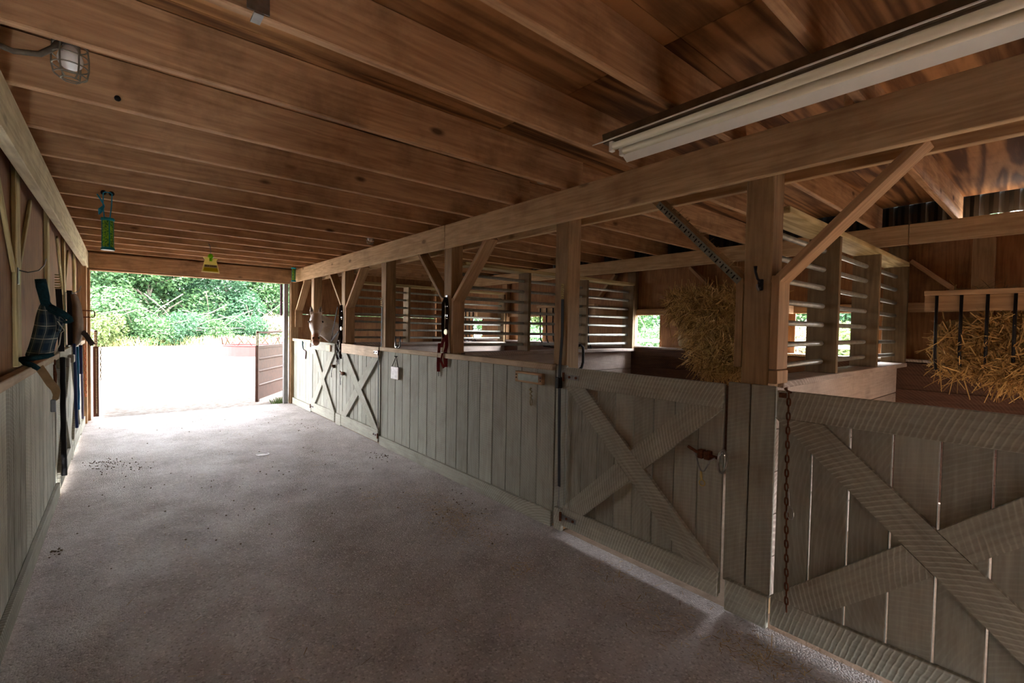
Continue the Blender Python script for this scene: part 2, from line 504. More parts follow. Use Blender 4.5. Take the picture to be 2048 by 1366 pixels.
# ------------------------------------------------------------------ joists
NJ = len(JY)
for i, y in enumerate(JY):
    r = NJ - 1 - i
    o = obj('ceiling_joist', MB().box(-0.47, 2.73, y, y + 0.042, ZT + 0.002, ZC - 0.002, bev=0.005), joist('x'))
    tag(o, f'brown timber joist spanning the aisle ceiling, {ORD[r]} from the doorway header', 'joist', 'aisle ceiling joists')
    o = obj('stall_joist', MB().box(2.575, 5.96, y + 0.046, y + 0.088, ZT + 0.002, ZC - 0.002, bev=0.005), joist('x'))
    tag(o, f'brown joist over the stalls, lapped beside the {ORD[r]} aisle joist from the doorway', 'joist', 'joists over the stalls')

# ------------------------------------------------------------------ beams and header
b = thing('aisle_beam', (2.6, 4.2, ZB), 'long doubled tan beam on posts above the right stall fronts', 'beam')
obj('face_plank', MB().box(2.555, 2.597, YB, 4.16, ZB, ZT, bev=0.004), beamw('y'), b)
obj('face_plank', MB().box(2.555, 2.597, 4.165, YE - 0.05, ZB, ZT, bev=0.004), beamw('y'), b)
obj('back_plank', MB().box(2.755, 2.797, YB, YE, ZB, ZT, bev=0.004), beamw('y'), b)
b = thing('left_aisle_beam', (-0.4, 4.2, ZB), 'pale timber beam with flaking paint along the left wall', 'beam')
obj('face_plank', MB().box(-0.440, -0.385, YB, YE - 0.05, ZB, ZT, bev=0.004), wood('pale flaking beam', 'y', (236, 228, 192), (196, 184, 142), knots=0.3, dirt=0.35, dirtc=(140, 124, 92), saw=0.5), b)
b = thing('door_header', (1.05, 9.7, 2.33), 'brown header beam over the open paddock doorway', 'beam')
obj('plank', MB().box(-0.38, 2.55, 9.66, 9.70, ZB, ZT, bev=0.004), joist('x'), b)
obj('trim_board', MB().box(-0.38, 2.50, 9.71, 9.86, 2.335, 2.36, bev=0.003).box(-0.45, 2.6, 9.80, 9.90, 2.36, ZC - 0.004), bracew('x'), b)

# ------------------------------------------------------------------ posts and braces
POSTN = ['nearest one, with the coat hook', 'second nearest, behind the long black strap', 'third nearest, hung with the red halter', 'fourth nearest, by the white tag', 'fifth nearest, hung with the brown leather halter', 'sixth nearest, behind the horse']
def yz_board(x0, x1, p, q, th, mat_fn, name, parent=None, clip=0.0):
    """a flat 2x6 laid between two points of the y-z plane"""
    a, b2 = V((0, p[0], p[1])), V((0, q[0], q[1]))
    L = (b2 - a).length; ang = math.atan2(b2.z - a.z, b2.y - a.y)
    m = MB().box(-(x1 - x0) / 2, (x1 - x0) / 2, -L / 2, L / 2, -th / 2, th / 2, bev=0.003)
    c = (a + b2) / 2; c.x = (x0 + x1) / 2
    return obj(name, m, mat_fn('y'), parent, rot=(ang, 0, 0), at=c)
for i, y in enumerate(POSTS):
    p = thing('support_post', (2.675, y, 0), 'square timber post of the stall front, ' + POSTN[i], 'post', 'stall front posts')
    obj('shaft', MB().box(2.606, 2.746, y - 0.07, y + 0.07, 0.0, ZT, bev=0.006), postw('z'), p)
    if i in (0, 2, 4):
        obj('support_board', MB().box(2.606, 2.746, y - 0.112, y - 0.072, 1.36 if i == 0 else 1.285, 1.85, bev=0.003), bracew('z'), p)
        obj('support_board', MB().box(2.606, 2.746, y + 0.072, y + 0.112, 1.36 if i == 0 else 1.285, 1.85, bev=0.003), postw('z'), p)
        if i == 0:
            obj('block', MB().box(2.60, 2.75, y - 0.116, y - 0.074, 1.285, 1.355, bev=0.004), bracew('z'), p)
        nm = {0: 'nearest post', 2: 'third post', 4: 'fifth post'}[i]
        n = yz_board(2.610, 2.742, (y - 0.075, 1.81), (y - 0.66, 2.395), 0.040, bracew, 'knee_brace')
        tag(n, f'diagonal knee brace leaning from the {nm} up towards the camera', 'brace', 'stall front knee braces')
        f = yz_board(2.610, 2.742, (y + 0.075, 1.81), (y + 0.66, 2.395), 0.040, postw, 'knee_brace')
        tag(f, f'diagonal knee brace leaning from the {nm} towards the doorway' + (', with a punched metal strap' if i == 0 else ''), 'brace', 'stall front knee braces')
p = thing('corner_post', (2.62, 9.80, 0), 'timber corner post at the right side of the paddock doorway', 'post')
obj('shaft', MB().box(2.53, 2.67, 9.735, 9.875, 0.0, ZT, bev=0.005), postw('z'), p)
obj('support_board', MB().box(2.60, 2.73, 9.69, 9.73, 1.50, 1.85, bev=0.003), bracew('z'), p)
n = yz_board(2.610, 2.735, (9.69, 1.84), (9.14, 2.39), 0.04, bracew, 'knee_brace')
tag(n, 'diagonal knee brace leaning from the doorway corner post over the horse', 'brace', 'stall front knee braces')
# galvanized punched strap on the brace of the nearest post
ang = math.radians(45)
y0 = POSTS[0]
st = thing('punched_strap', (2.60, y0 + 0.36, 2.1), 'punched galvanized metal strap nailed along a diagonal brace', 'metal strap')
M = Matrix.Translation((2.606, y0 + 0.355, 2.092)) @ Matrix.Rotation(ang, 4, 'X')
obj('strap', MB().box(-0.002, 0.001, -0.37, 0.37, -0.019, 0.019, M), plain('galvanized strap', (138, 140, 128), 0.5, 0.4, var=0.3, bscale=30), st)
m2 = MB()
for k in range(31):
    yy = -0.35 + k * 0.0233
    if k % 2: m2.box(-0.0035, -0.001, yy - 0.004, yy + 0.004, -0.014, 0.010, M)
    else: m2.box(-0.0035, -0.001, yy - 0.004, yy + 0.004, 0.000, 0.009, M)
obj('punched_slots', m2, DARKHOLE, st)

# left posts and braces
LN = ['left wall post beside the plaid fly mask', 'left wall post behind the hanging black strap', 'left wall post above the grey hanging cloth', 'left wall post nearest the paddock doorway']
for i, y in enumerate((4.10, 5.62, 7.13, 8.62)):
    p = thing('wall_post', (-0.46, y, 0), 'narrow timber ' + LN[i], 'post', 'left wall posts')
    obj('shaft', MB().box(-0.498, -0.474, y - 0.07, y + 0.07, 1.265, ZT, bev=0.004), wood('pale post', 'z', (206, 192, 140), (156, 138, 90), dirt=0.3, dirtc=(110, 92, 60)), p)
    if i in (0, 2):
        for s in (-1, 1):
            n = yz_board(-0.497, -0.480, (y + s * 0.08, 1.84), (y + s * 0.62, 2.38), 0.04, lambda a: wood('pale post', a, (206, 192, 140), (156, 138, 90), dirt=0.3, dirtc=(110, 92, 60)), 'wall_brace')
            tag(n, f'thin left wall brace on the {"camera" if s < 0 else "doorway"} side of the post {"by the plaid fly mask" if i == 0 else "above the grey cloth"}', 'brace', 'left wall braces')
p = obj('wall_post', MB().box(-0.498, -0.40, 9.45, 9.62, 0.0, ZT, bev=0.004).box(-0.498, -0.37, 9.72, 9.86, 0.0, 2.36, bev=0.004), bracew('z'))
tag(p, 'brown doubled jamb post at the left side of the paddock doorway', 'post')

# ------------------------------------------------------------------ stall fronts
def side_x(side, d):                       # d = depth behind the face of the rails
    return XR + d if side > 0 else XL - d
def fbox(mb, side, d0, d1, y0, y1, z0, z1, bev=0.003):
    a, b2 = side_x(side, d0), side_x(side, d1)
    return mb.box(min(a, b2), max(a, b2), y0, y1, z0, z1, bev=bev)
def boards(side, y0, y1, z0, z1, w, gap, d0=0.026, d1=0.050):
    mb = MB()
    n = max(1, round((y1 - y0) / w)); w = (y1 - y0) / n
    for k in range(n):
        g = gap * (0.6 + 0.8 * R.random())
        fbox(mb, side, d0 + R.random() * 0.002, d1, y0 + k * w + g / 2, y0 + (k + 1) * w - g / 2, z0 + R.random() * 0.004, z1)
    return mb
def hinge_parts(root, side, y, z, s):
    """strap hinge: plate on the rail, pin and bolt heads; s = direction of the strap along y"""
    m = MB(); fbox(m, side, -0.006, -0.001, min(y, y + s * 0.14), max(y, y + s * 0.14), z - 0.018, z + 0.018, 0.001)
    h = obj('hinge', m, STEEL, root)
    m = MB()
    for k in (0.05, 0.115):
        m.lathe([(0.010, -0.012), (0.010, 0.0)], (side_x(side, -0.001), y + s * k, z), 8, 'x')
    m.tube([(side_x(side, -0.008), y - s * 0.012, z - 0.035), (side_x(side, -0.008), y - s * 0.012, z + 0.03)], 0.010, 8)
    obj('bolt', m, RUST, h)
def x_board(root, side, p, q, w, d0, d1, name, mat_fn, cuts):
    """diagonal door brace from p to q (y, z; p has the smaller y); cuts = directions (angle in the y-z plane) of the two end cuts"""
    a, b2 = V((0, p[0], p[1])), V((0, q[0], q[1]))
    L = (b2 - a).length; ang = math.atan2(b2.z - a.z, b2.y - a.y)
    k0, k1 = [1 / math.tan(c - ang) for c in cuts]
    xa, xb = sorted((side_x(side, d0), side_x(side, d1)))
    m = MB(); t = (xb - xa) / 2; h = w / 2
    pts = [(-L / 2 - h * k0, -h), (L / 2 - h * k1, -h), (L / 2 + h * k1, h), (-L / 2 + h * k0, h)]
    f = [m.bm.verts.new((-t, y, z)) for y, z in pts]; g = [m.bm.verts.new((t, y, z)) for y, z in pts]
    m.bm.faces.new(f); m.bm.faces.new(g[::-1])
    for i in range(4): m.bm.faces.new((f[i], f[(i + 1) % 4], g[(i + 1) % 4], g[i]))
    c = (a + b2) / 2; c.x = (xa + xb) / 2
    return obj(name, m, mat_fn('y'), root, rot=(ang, 0, 0), at=c)

def stall_door(side, y0, y1, label, hinge_far=True, top=railw, bot=(0.055, 0.20), ztop=1.265, gap=0.006, main_from_far=True, hinges=True):
    root = thing('stall_door', (side_x(side, 0.02), (y0 + y1) / 2, 0), label, 'stall door', 'X-braced stall doors')
    obj('board_panel', boards(side, y0, y1, bot[0], ztop - 0.005, 0.15, gap), (boardw if side > 0 else boardl)('z'), root)
    m = MB(); fbox(m, side, 0.0, 0.025, y0, y1, ztop - 0.14, ztop); obj('top_rail', m, top('y'), root)
    m = MB(); fbox(m, side, 0.0, 0.025, y0, y1, bot[0] - 0.005, bot[1]); obj('bottom_rail', m, railw('y'), root)
    zt, zb = ztop - 0.141, bot[1] + 0.001
    # continuous diagonal from the far top corner down to the near bottom corner, broken one the other way
    A, B = ((y1 - 0.10, zt), (y0 + 0.10, zb))
    if not main_from_far: A, B = ((y0 + 0.10, zt), (y1 - 0.10, zb))
    w = 0.14
    lo, hi = (A, B) if A[0] < B[0] else (B, A)
    a1 = math.atan2(hi[1] - lo[1], hi[0] - lo[0])
    x_board(root, side, lo, hi, w, 0.0, 0.025, 'cross_brace', railw, (0.0, 0.0))
    C, D = ((A[0], zb), (B[0], zt))
    lo, hi = (C, D) if C[0] < D[0] else (D, C)
    mid = V(((lo[0] + hi[0]) / 2, (lo[1] + hi[1]) / 2)); dv = V((hi[0] - lo[0], hi[1] - lo[1])); u = dv.normalized()
    e = (w / 2) / abs(math.sin(2 * a1)) + 0.003
    x_board(root, side, lo, mid - u * e, w, 0.0, 0.025, 'cross_brace', railw, (0.0, a1))
    x_board(root, side, mid + u * e, hi, w, 0.0, 0.025, 'cross_brace', railw, (a1, 0.0))
    if hinges:
        hy, s = (y1, -1) if hinge_far else (y0, 1)
        hinge_parts(root, side, hy, ztop - 0.07, s)
        hinge_parts(root, side, hy, bot[1] - 0.07, s)
    return root

def facing(side, y0, y1, label, n=2, block=True):
    root = thing('post_facing', (side_x(side, 0.03), (y0 + y1) / 2, 0), label, 'board', 'boards facing the posts')
    obj('board', boards(side, y0, y1, 0.16, 1.275, (y1 - y0) / n, 0.008), boardw('z'), root)
    if block:
        m = MB(); fbox(m, side, 0.0, 0.030, y0 + 0.004, y1 - 0.03, 0.01, 0.18); obj('base_block', m, railw('y'), root)
    return root
def panel(side, y0, y1, label, ncap=1, zc=1.28):
    root = thing('stall_boarding', (side_x(side, 0.03), (y0 + y1) / 2, 0), label, 'stall panel', 'fixed stall panels')
    obj('board_panel', boards(side, y0, y1, 0.02, zc - 0.045, 0.20, 0.006), (boardw if side > 0 else boardl)('z'), root)
    m = MB(); fbox(m, side, 0.0, 0.026, y0, y1, 0.005, 0.125); obj('base_rail', m, railw('y'), root)
    cuts = [y0, y1] if ncap == 1 else [y0, 4.12, y1]
    for a, b2 in zip(cuts, cuts[1:]):
        m = MB(); fbox(m, side, -0.004, 0.044, a + 0.002, b2 - 0.002, zc - 0.05, zc, 0.004); obj('cap', m, capw('y'), root)
    return root

stall_door(1, -0.30, 0.945, 'nearest X-braced grey stall door, at the right edge with a rusty chain', hinge_far=True, gap=0.009, bot=(0.05, 0.19), hinges=False, ztop=1.26)
facing(1, 0.958, 1.212, 'two upright grey boards between the nearest two X-braced doors')
stall_door(1, 1.225, 2.425, 'X-braced grey stall door right of the wooden nameplate', bot=(0.062, 0.20))
facing(1, 2.435, 2.548, 'narrow grey upright board behind the long black strap', 1)
panel(1, 2.555, 5.715, 'long grey board panel with the wooden nameplate and white tag', 2)
stall_door(1, 5.755, 7.09, 'X-braced stall door with a pale chewed top rail', top=chewed, hinge_far=False, bot=(0.035, 0.19), ztop=1.275, main_from_far=True)
facing(1, 7.105, 7.36, 'grey board and base block below the brown leather halter', 2)
stall_door(1, 7.38, 8.55, 'X-braced stall door below the grey horse head', hinge_far=True, bot=(0.035, 0.19), ztop=1.265)
panel(1, 8.57, 9.725, 'short grey board panel beside the doorway, with a pink tag')
# left side mirror
panel(-1, 2.4, 5.66, 'weathered grey board panel along the left wall', zc=1.265)
stall_door(-1, 5.75, 7.0, 'left wall X-braced door beside the blue lead rope, nearer one', hinge_far=False, bot=(0.05, 0.19), hinges=False)
facing(-1, 7.02, 7.26, 'grey board on the left wall between its two X-braced doors', 1)
stall_door(-1, 7.28, 8.50, 'left wall X-braced door nearest the paddock doorway', hinge_far=True, bot=(0.05, 0.19), hinges=False)
panel(-1, 8.52, 9.40, 'short grey board panel on the left wall beside the doorway', zc=1.265)

# ------------------------------------------------------------------ stall dividers
PZ = [1.365, 1.488, 1.613, 1.738, 1.86, 1.985, 2.11]
DN = ['nearest stall divider with pipe rails, lit from the window', 'second stall divider with pipe rails, beyond the black strap post', 'third stall divider with pipe rails, behind the red halter']
for i, y in enumerate(DIV):
    root = thing('stall_divider', (4.2, y, 0), DN[i], 'stall divider', 'pipe-railed stall dividers')
    x1 = 5.755
    mb = MB()
    for k in range(5):
        mb.box(2.76, x1, y - 0.02, y + 0.02, 0.01 + k * 0.248, 0.01 + k * 0.248 + 0.242, bev=0.003)
    obj('plank_wall', mb, dividerw('x'), root)
    obj('cap', MB().box(2.76, x1, y - 0.095, y + 0.095, 1.252, 1.29, bev=0.004), dividerw('x'), root)
    obj('top_plate', MB().box(2.76, x1 - 0.06, y - 0.095, y + 0.095, 2.20, 2.238, bev=0.004), wood('pale plate', 'x', (206, 190, 142), (150, 130, 88), dirt=0.3, dirtc=(100, 84, 54)), root)
    for xu in (3.66, 4.68, 5.69):
        obj('upright', MB().box(xu - 0.02, xu + 0.02, y - 0.092, y + 0.092, 1.29, 2.20, bev=0.003), slatpost('z'), root)
    for z in PZ:
        dz = R.uniform(-0.006, 0.006)
        obj('pipe_rail', MB().tube([(2.76, y, z + dz), (3.65, y, z), (4.7, y, z - dz), (5.69, y, z)], 0.017, 10), GALV, root, smooth=True)
# window post and braces on the outer wall
for i, (y, nm) in enumerate(((0.50, 'behind the nearest hay rack'), (1.09, 'where the nearest stall divider ends'), (4.16, 'where the second stall divider ends'), (7.13, 'where the third stall divider ends'))):
    p = obj('outer_post', MB().box(5.762 if i else 5.74, 5.845, y - 0.07, y + 0.07, 1.33 if i else 1.325, 2.41, bev=0.004), [postw, slatpost, slatpost, bracew][i]('z'))
    tag(p, f'timber post on the outer stall wall {nm}', 'post', 'outer wall posts')
for i, (a, b2, nm) in enumerate((((4.80, 2.05), (4.46, 2.40), 'left of the second divider'), ((3.25, 2.40), (2.80, 1.95), 'above the big hay bale'), ((0.99, 2.26), (0.56, 1.86), 'above the nearest hay rack'))):
    n = yz_board(5.75, 5.84, a, b2, 0.04, bracew, 'outer_brace')
    tag(n, f'brown diagonal brace on the outer wall {nm}', 'brace', 'outer wall braces')

# ------------------------------------------------------------------ hay racks and hay
def hay_mass(n, boxes, L=(0.12, 0.32), hang=0.25, seed=1):
    r = random.Random(seed)
    mb = MB()
    for _ in range(n):
        (x0, x1, y0, y1, z0, z1), front = r.choice(boxes)
        p = V((r.uniform(x0, x1), r.uniform(y0, y1), r.uniform(z0, z1)))
        # favour the surface that faces the stall
        if r.random() < 0.75: p.x = x0 + abs(r.gauss(0, 0.03))
        d = V((r.gauss(-0.25, 0.45), r.gauss(0, 0.8), r.gauss(-hang, 0.75))).normalized()
        Ls = r.uniform(*L)
        mb.ribbon(p - d * Ls * 0.5, d, Ls, r.uniform(0.005, 0.011), V((r.gauss(0, 0.03), r.gauss(0, 0.03), -abs(r.gauss(0.03, 0.03)))), V((-1, r.gauss(0, 0.5), r.gauss(0.2, 0.5))))
    return mb
def lump(cx, cy, cz, sx, sy, sz, seed, n=3):
    m = MB()
    bmesh.ops.create_icosphere(m.bm, subdivisions=n, radius=1.0)
    r = random.Random(seed)
    ph = [r.uniform(0, 6) for _ in range(6)]
    for v in m.bm.verts:
        c = v.co
        e = 0.62
        c = V([math.copysign(abs(a) ** e, a) for a in c])
        k = 1 + 0.07 * math.sin(5 * c.x + ph[0]) * math.sin(6 * c.y + ph[1]) + 0.06 * math.sin(9 * c.z + ph[2]) * math.sin(11 * c.y + ph[3])
        v.co = V((cx + c.x * sx * k, cy + c.y * sy * k, cz + c.z * sz * k))
    return m
def hay_rack(y0, y1, label, n_bars, x=5.22, ztop=1.93, zbot=1.29):
    root = thing('hay_rack', (x + 0.2, (y0 + y1) / 2, zbot), label, 'hay rack', 'hay racks on the outer wall')
    obj('top_rail', MB().box(x, x + 0.09, y0, y1, ztop - 0.04, ztop, bev=0.004), bracew('y'), root)
    obj('front_board', MB().box(x + 0.03, x + 0.07, y0, y1, ztop - 0.17, ztop - 0.04, bev=0.004), bracew('y'), root)
    for k in range(n_bars):
        yy = y0 + 0.12 + (y1 - y0 - 0.2) * k / max(1, n_bars - 1)
        obj('bar', MB().tube([(x + 0.012, yy, ztop - 0.042), (x + 0.012, yy, ztop - 0.3), (x + 0.03, yy, zbot + 0.10), (x + 0.10, yy, zbot - 0.02), (x + 0.50, yy, zbot - 0.06)], 0.011, 8), IRON, root, smooth=True)
    obj('bracket', MB().box(x + 0.05, 5.75, y1 - 0.05, y1, ztop - 0.16, ztop - 0.07, bev=0.003), bracew('x'), root)
    obj('bracket', MB().box(x + 0.05, 5.75, y0, y0 + 0.05, ztop - 0.16, ztop - 0.07, bev=0.003), bracew('x'), root)
    return root
hay_rack(-0.45, 0.80, 'hay rack with black iron bars in the nearest stall, holding loose hay', 8)
hay_rack(1.98, 3.08, 'hay rack in the second stall, buried under the big hay bale', 7, x=5.30)
hay_rack(4.40, 5.62, 'empty hay rack with thin iron bars seen past the black strap post', 8)
hay_rack(7.32, 8.40, 'farthest hay rack, seen through the rails behind the red halter', 8)
hb = thing('hay_bale', (5.45, 0.3, 1.25), 'loose golden hay bulging behind the iron bars of the nearest rack', 'hay', 'hay in the racks')
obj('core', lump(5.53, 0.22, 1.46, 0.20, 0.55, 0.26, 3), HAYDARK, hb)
obj('straws', hay_mass(5600, [((5.30, 5.6, -0.35, 0.72, 1.26, 1.62), 0), ((5.31, 5.6, -0.30, 0.45, 1.25, 1.72), 0), ((5.29, 5.5, -0.3, 0.35, 1.20, 1.45), 0)], seed=4, hang=0.1), HAY, hb)
hb = thing('hay_bale', (5.4, 2.6, 1.1), 'big shaggy hay bale hanging out of a rack left of the nearest post', 'hay', 'hay in the racks')
m = lump(5.46, 2.60, 1.62, 0.27, 0.54, 0.38, 9)
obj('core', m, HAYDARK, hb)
obj('straws', hay_mass(5600, [((5.14, 5.6, 2.05, 3.02, 1.55, 2.00), 0), ((5.16, 5.6, 2.05, 3.18, 1.72, 2.02), 0), ((5.18, 5.5, 2.06, 2.9, 1.2, 1.7), 0), ((5.2, 5.5, 2.1, 2.80, 1.08, 1.5), 0)], L=(0.16, 0.42), seed=5, hang=0.55), HAY, hb)
m = MB()
r = random.Random(12)
for _ in range(420):
    p = V((r.uniform(5.24, 5.34), r.uniform(-0.4, 0.70), 1.935)); d = V((r.gauss(0, 1), r.gauss(0, 1), abs(r.gauss(0, 0.25)))).normalized()
    m.ribbon(p, d, r.uniform(0.05, 0.2), 0.004, V((0, 0, -0.01)), V((0, 0, 1)))
tag(obj('loose_straw', m, HAYDARK), 'wisps of straw lying on the top rail of the nearest hay rack', 'straw', kind='stuff')
m = MB()
for _ in range(260):
    k = 0.9 * r.random()
    p = V((r.uniform(2.62, 2.74), y0 + 0.09 + 0.56 * k, 1.85 + 0.56 * k)); d = V((r.gauss(0, 1), r.gauss(0, 1), r.gauss(0.2, 0.5))).normalized()
    m.ribbon(p, d, r.uniform(0.02, 0.07), 0.004, V((0, 0, -0.01)), V((0, -1, 1)))
tag(obj('loose_straw', m, STRAW), 'chaff caught on top of the strapped diagonal brace', 'straw', kind='stuff')

# ------------------------------------------------------------------ floor litter
def litter(spots, seed, label):
    r = random.Random(seed); m = MB()
    for x, y, rad, n in spots:
        for _ in range(n):
            px, py = r.gauss(x, rad), r.gauss(y, rad * 1.4)
            if not (-0.36 < px < 2.53 and -1 < py < 9.6): continue
            p = V((px, py, r.uniform(0.002, 0.012)))
            d = V((r.gauss(0, 1), r.gauss(0, 1), r.gauss(0, 0.12))).normalized()
            m.ribbon(p, d, r.choice((0.015, 0.02, 0.03, 0.05)) * r.uniform(0.6, 1.6), r.uniform(0.002, 0.005), V((0, 0, 0)), V((0, 0, 1)))
    o = obj('straw_litter', m, STRAW)
    return tag(o, label, 'straw', kind='stuff')
litter([(2.08, 3.25, 0.10, 260), (2.02, 2.92, 0.12, 300), (2.11, 3.63, 0.12, 120)], 21, 'scattered hay crumbs on the concrete in front of the nameplate panel')
litter([(2.35, 0.88, 0.07, 260), (2.28, 1.3, 0.12, 120), (2.40, 1.8, 0.08, 90), (1.96, 2.21, 0.06, 70)], 22, 'scattered hay crumbs on the concrete before the nearest doors')
litter([(1.72, 4.0, 0.05, 60), (1.28, 6.1, 0.10, 30), (2.3, 7.2, 0.12, 40), (1.26, 7.36, 0.1, 30), (1.1, 2.5, 0.5, 60), (0.3, 3.6, 0.6, 70), (1.2, 5.2, 0.9, 120)], 23, 'single straws strewn down the middle of the concrete aisle')
m = MB(); r = random.Random(31)
for x, y, rad, n in ((-0.15, 6.65, 0.10, 70), (0.05, 6.4, 0.12, 30), (2.2, 7.25, 0.12, 18), (2.05, 7.6, 0.12, 16), (1.7, 5.0, 0.5, 40), (0.6, 5, 0.6, 50), (2.36, 5.2, 0.06, 40), (-0.34, 4.3, 0.02, 14), (1.2, 8.3, 0.5, 40), (2.2, 3.3, 0.2, 60)):
    for _ in range(n):
        px, py = r.gauss(x, rad), r.gauss(y, rad * 1.5)
        if not (-0.38 < px < 2.5 and py < 9.7): continue
        s = r.uniform(0.003, 0.009)
        m.lathe([(s * 0.6, 0.0), (s, s * 0.5), (s * 0.4, s)], (px, py, 0.0), 6)
tag(obj('dirt_crumbs', m, plain('dark dirt crumbs', (104, 88, 72), 0.95)), 'dark crumbs of dirt and droppings scattered over the concrete aisle', 'dirt', kind='stuff')
dr = MB(); dr.lathe([(0.075, 0.0), (0.075, 0.006), (0.055, 0.006), (0.055, 0.001)], (1.28, 6.10, 0.0), 24)
tag(obj('floor_ring', dr, plain('pale ring', (206, 204, 200), 0.5)), 'small pale ring set in the concrete aisle floor', 'ring')

# ------------------------------------------------------------------ lights (switched off) in the barn
fl = thing('fluorescent_fixture', (1.98, 0.75, 2.5), 'long dusty twin-tube fluorescent shop light hung beside the right beam', 'lamp')
ax = V((0.0, 0, 0))
A, Bp = V((1.985, 1.60, 2.50)), V((1.985, -0.85, 2.50))
def prism(prof, y0, y1, closed=True):
    m = MB()
    a = [m.bm.verts.new((x, y0, z)) for x, z in prof]; b2 = [m.bm.verts.new((x, y1, z)) for x, z in prof]
    n = len(prof)
    for i in range(n if closed else n - 1):
        m.bm.faces.new((a[i], a[(i + 1) % n], b2[(i + 1) % n], b2[i]))
    if closed: m.bm.faces.new(a); m.bm.faces.new(b2[::-1])
    return m
yA, yB = 1.60, -0.85
obj('housing', prism([(1.93, 2.57), (1.94, 2.525), (2.06, 2.525), (2.07, 2.57)], yA, yB), plain('brown grey housing', (120, 106, 88), 0.6, 0.2, var=0.4, bscale=14), fl)
obj('reflector', prism([(1.855, 2.492), (1.94, 2.532), (2.06, 2.532), (2.145, 2.478), (2.147, 2.482), (2.062, 2.538), (1.938, 2.538), (1.853, 2.496)], yA, yB), WHITEP, fl)
for xx in (1.955, 2.040):
    tb = obj('tube', MB().tube([(xx, yA - 0.06, 2.500), (xx, yB + 0.06, 2.500)], 0.019, 14), plain('dusty fluorescent tube', (242, 236, 214), 0.35, var=0.08, bscale=6), fl, smooth=True)
    obj('socket', MB().box(xx - 0.014, xx + 0.014, yA - 0.058, yA - 0.035, 2.475, 2.53, bev=0.003), WHITEP, tb)
obj('hanger', MB().box(1.99, 2.03, 1.50, 1.53, 2.57, 2.60).box(1.99, 2.03, 0.25, 0.28, 2.57, 2.60), IRON, fl)

def caged_bulb(x, y, z, label, k=1.0):
    root = thing('caged_bulb', (x, y, z), label, 'lamp', 'caged bulbs')
    obj('socket', MB().lathe([(0.05 * k, 0.18 * k), (0.05 * k, 0.05 * k), (0.028 * k, 0.045 * k), (0.024 * k, 0.0)][::-1], (x, y, z), 16), plain('grey socket', (130, 128, 122), 0.6, 0.3), root, smooth=False)
    pr = [(0.016, 0.005), (0.024, -0.012), (0.036, -0.030), (0.041, -0.050), (0.036, -0.072), (0.022, -0.086), (0.004, -0.091)]
    m = MB(); m.lathe([(a * k, b3 * k) for a, b3 in pr], (x, y, z), 18)
    obj('bulb', m, plain('white bulb glass', (250, 250, 248), 0.25), root, smooth=True)
    m = MB()
    for zz, rr in ((0.0, 0.052), (-0.04, 0.055), (-0.08, 0.055), (-0.115, 0.05), (-0.13, 0.03)):
        m.tube([(x + rr * k * math.cos(a * math.pi / 10), y + rr * k * math.sin(a * math.pi / 10), z + zz * k) for a in range(20)], 0.0028 * k, 5, closed=True)
    for q in range(6):
        a = q * math.pi / 3
        m.tube([(x + rr * k * math.cos(a), y + rr * k * math.sin(a), z + zz * k) for zz, rr in ((0.03, 0.05), (-0.04, 0.056), (-0.08, 0.056), (-0.115, 0.05), (-0.132, 0.03))], 0.0032 * k, 5)
    obj('cage', m, plain('dull wire cage', (138, 134, 120), 0.45, 0.6), root)
    return root
caged_bulb(-0.154, 2.63, 2.655, 'wire-caged white bulb between two joists at upper left', 1.0)
caged_bulb(2.42, 5.72, 2.69, 'small wire-caged bulb between joists near the middle of the beam', 0.8)
c = obj('cable', MB().tube([(-0.49, 2.60, 2.63), (-0.40, 2.60, 2.585), (-0.31, 2.60, 2.565), (-0.24, 2.61, 2.585), (-0.20, 2.62, 2.63), (-0.17, 2.63, 2.70)], 0.011, 8), plain('grey conduit', (104, 96, 82), 0.6, var=0.3), smooth=True)
tag(c, 'grey flexible conduit looping to the caged bulb at upper left', 'cable')
c = obj('cable', MB().tube([(-0.49, 2.58, 2.63), (-0.36, 2.58, 2.645), (-0.28, 2.58, 2.665), (-0.25, 2.58, 2.69), (-0.25, 2.58, 2.835)], 0.005, 6), plain('cream cable', (176, 156, 116), 0.6), smooth=True)
tag(c, 'thin cream electric cable bending up to the ceiling at upper left', 'cable')
jb = obj('junction_box', MB().lathe([(0.05, -0.05), (0.055, -0.02), (0.055, 0.118)], (2.48, 2.62, 2.72), 18), plain('round grey box', (150, 132, 104), 0.6))
tag(jb, 'round junction box tucked between joists above the right beam', 'junction box')
bk = thing('metal_bracket', (0.36, 1.80, 2.62), 'grey metal joist bracket at the top edge above the doorway', 'bracket')
obj('plate', MB().box(0.325, 0.395, 1.796, 1.80, 2.605, 2.72, bev=0.001), STEEL, bk)
obj('lip', MB().box(0.345, 0.375, 1.785, 1.850, 2.592, 2.598), STEEL, bk)
nl = obj('nail_knob', MB().lathe([(0.001, -0.02), (0.012, -0.018), (0.014, -0.008), (0.006, 0.0)], (-0.01, 3.05, 2.645), 10, 'y'), IRON, smooth=True)
tag(nl, 'small black bolt head on a joist beneath the caged bulb', 'bolt')

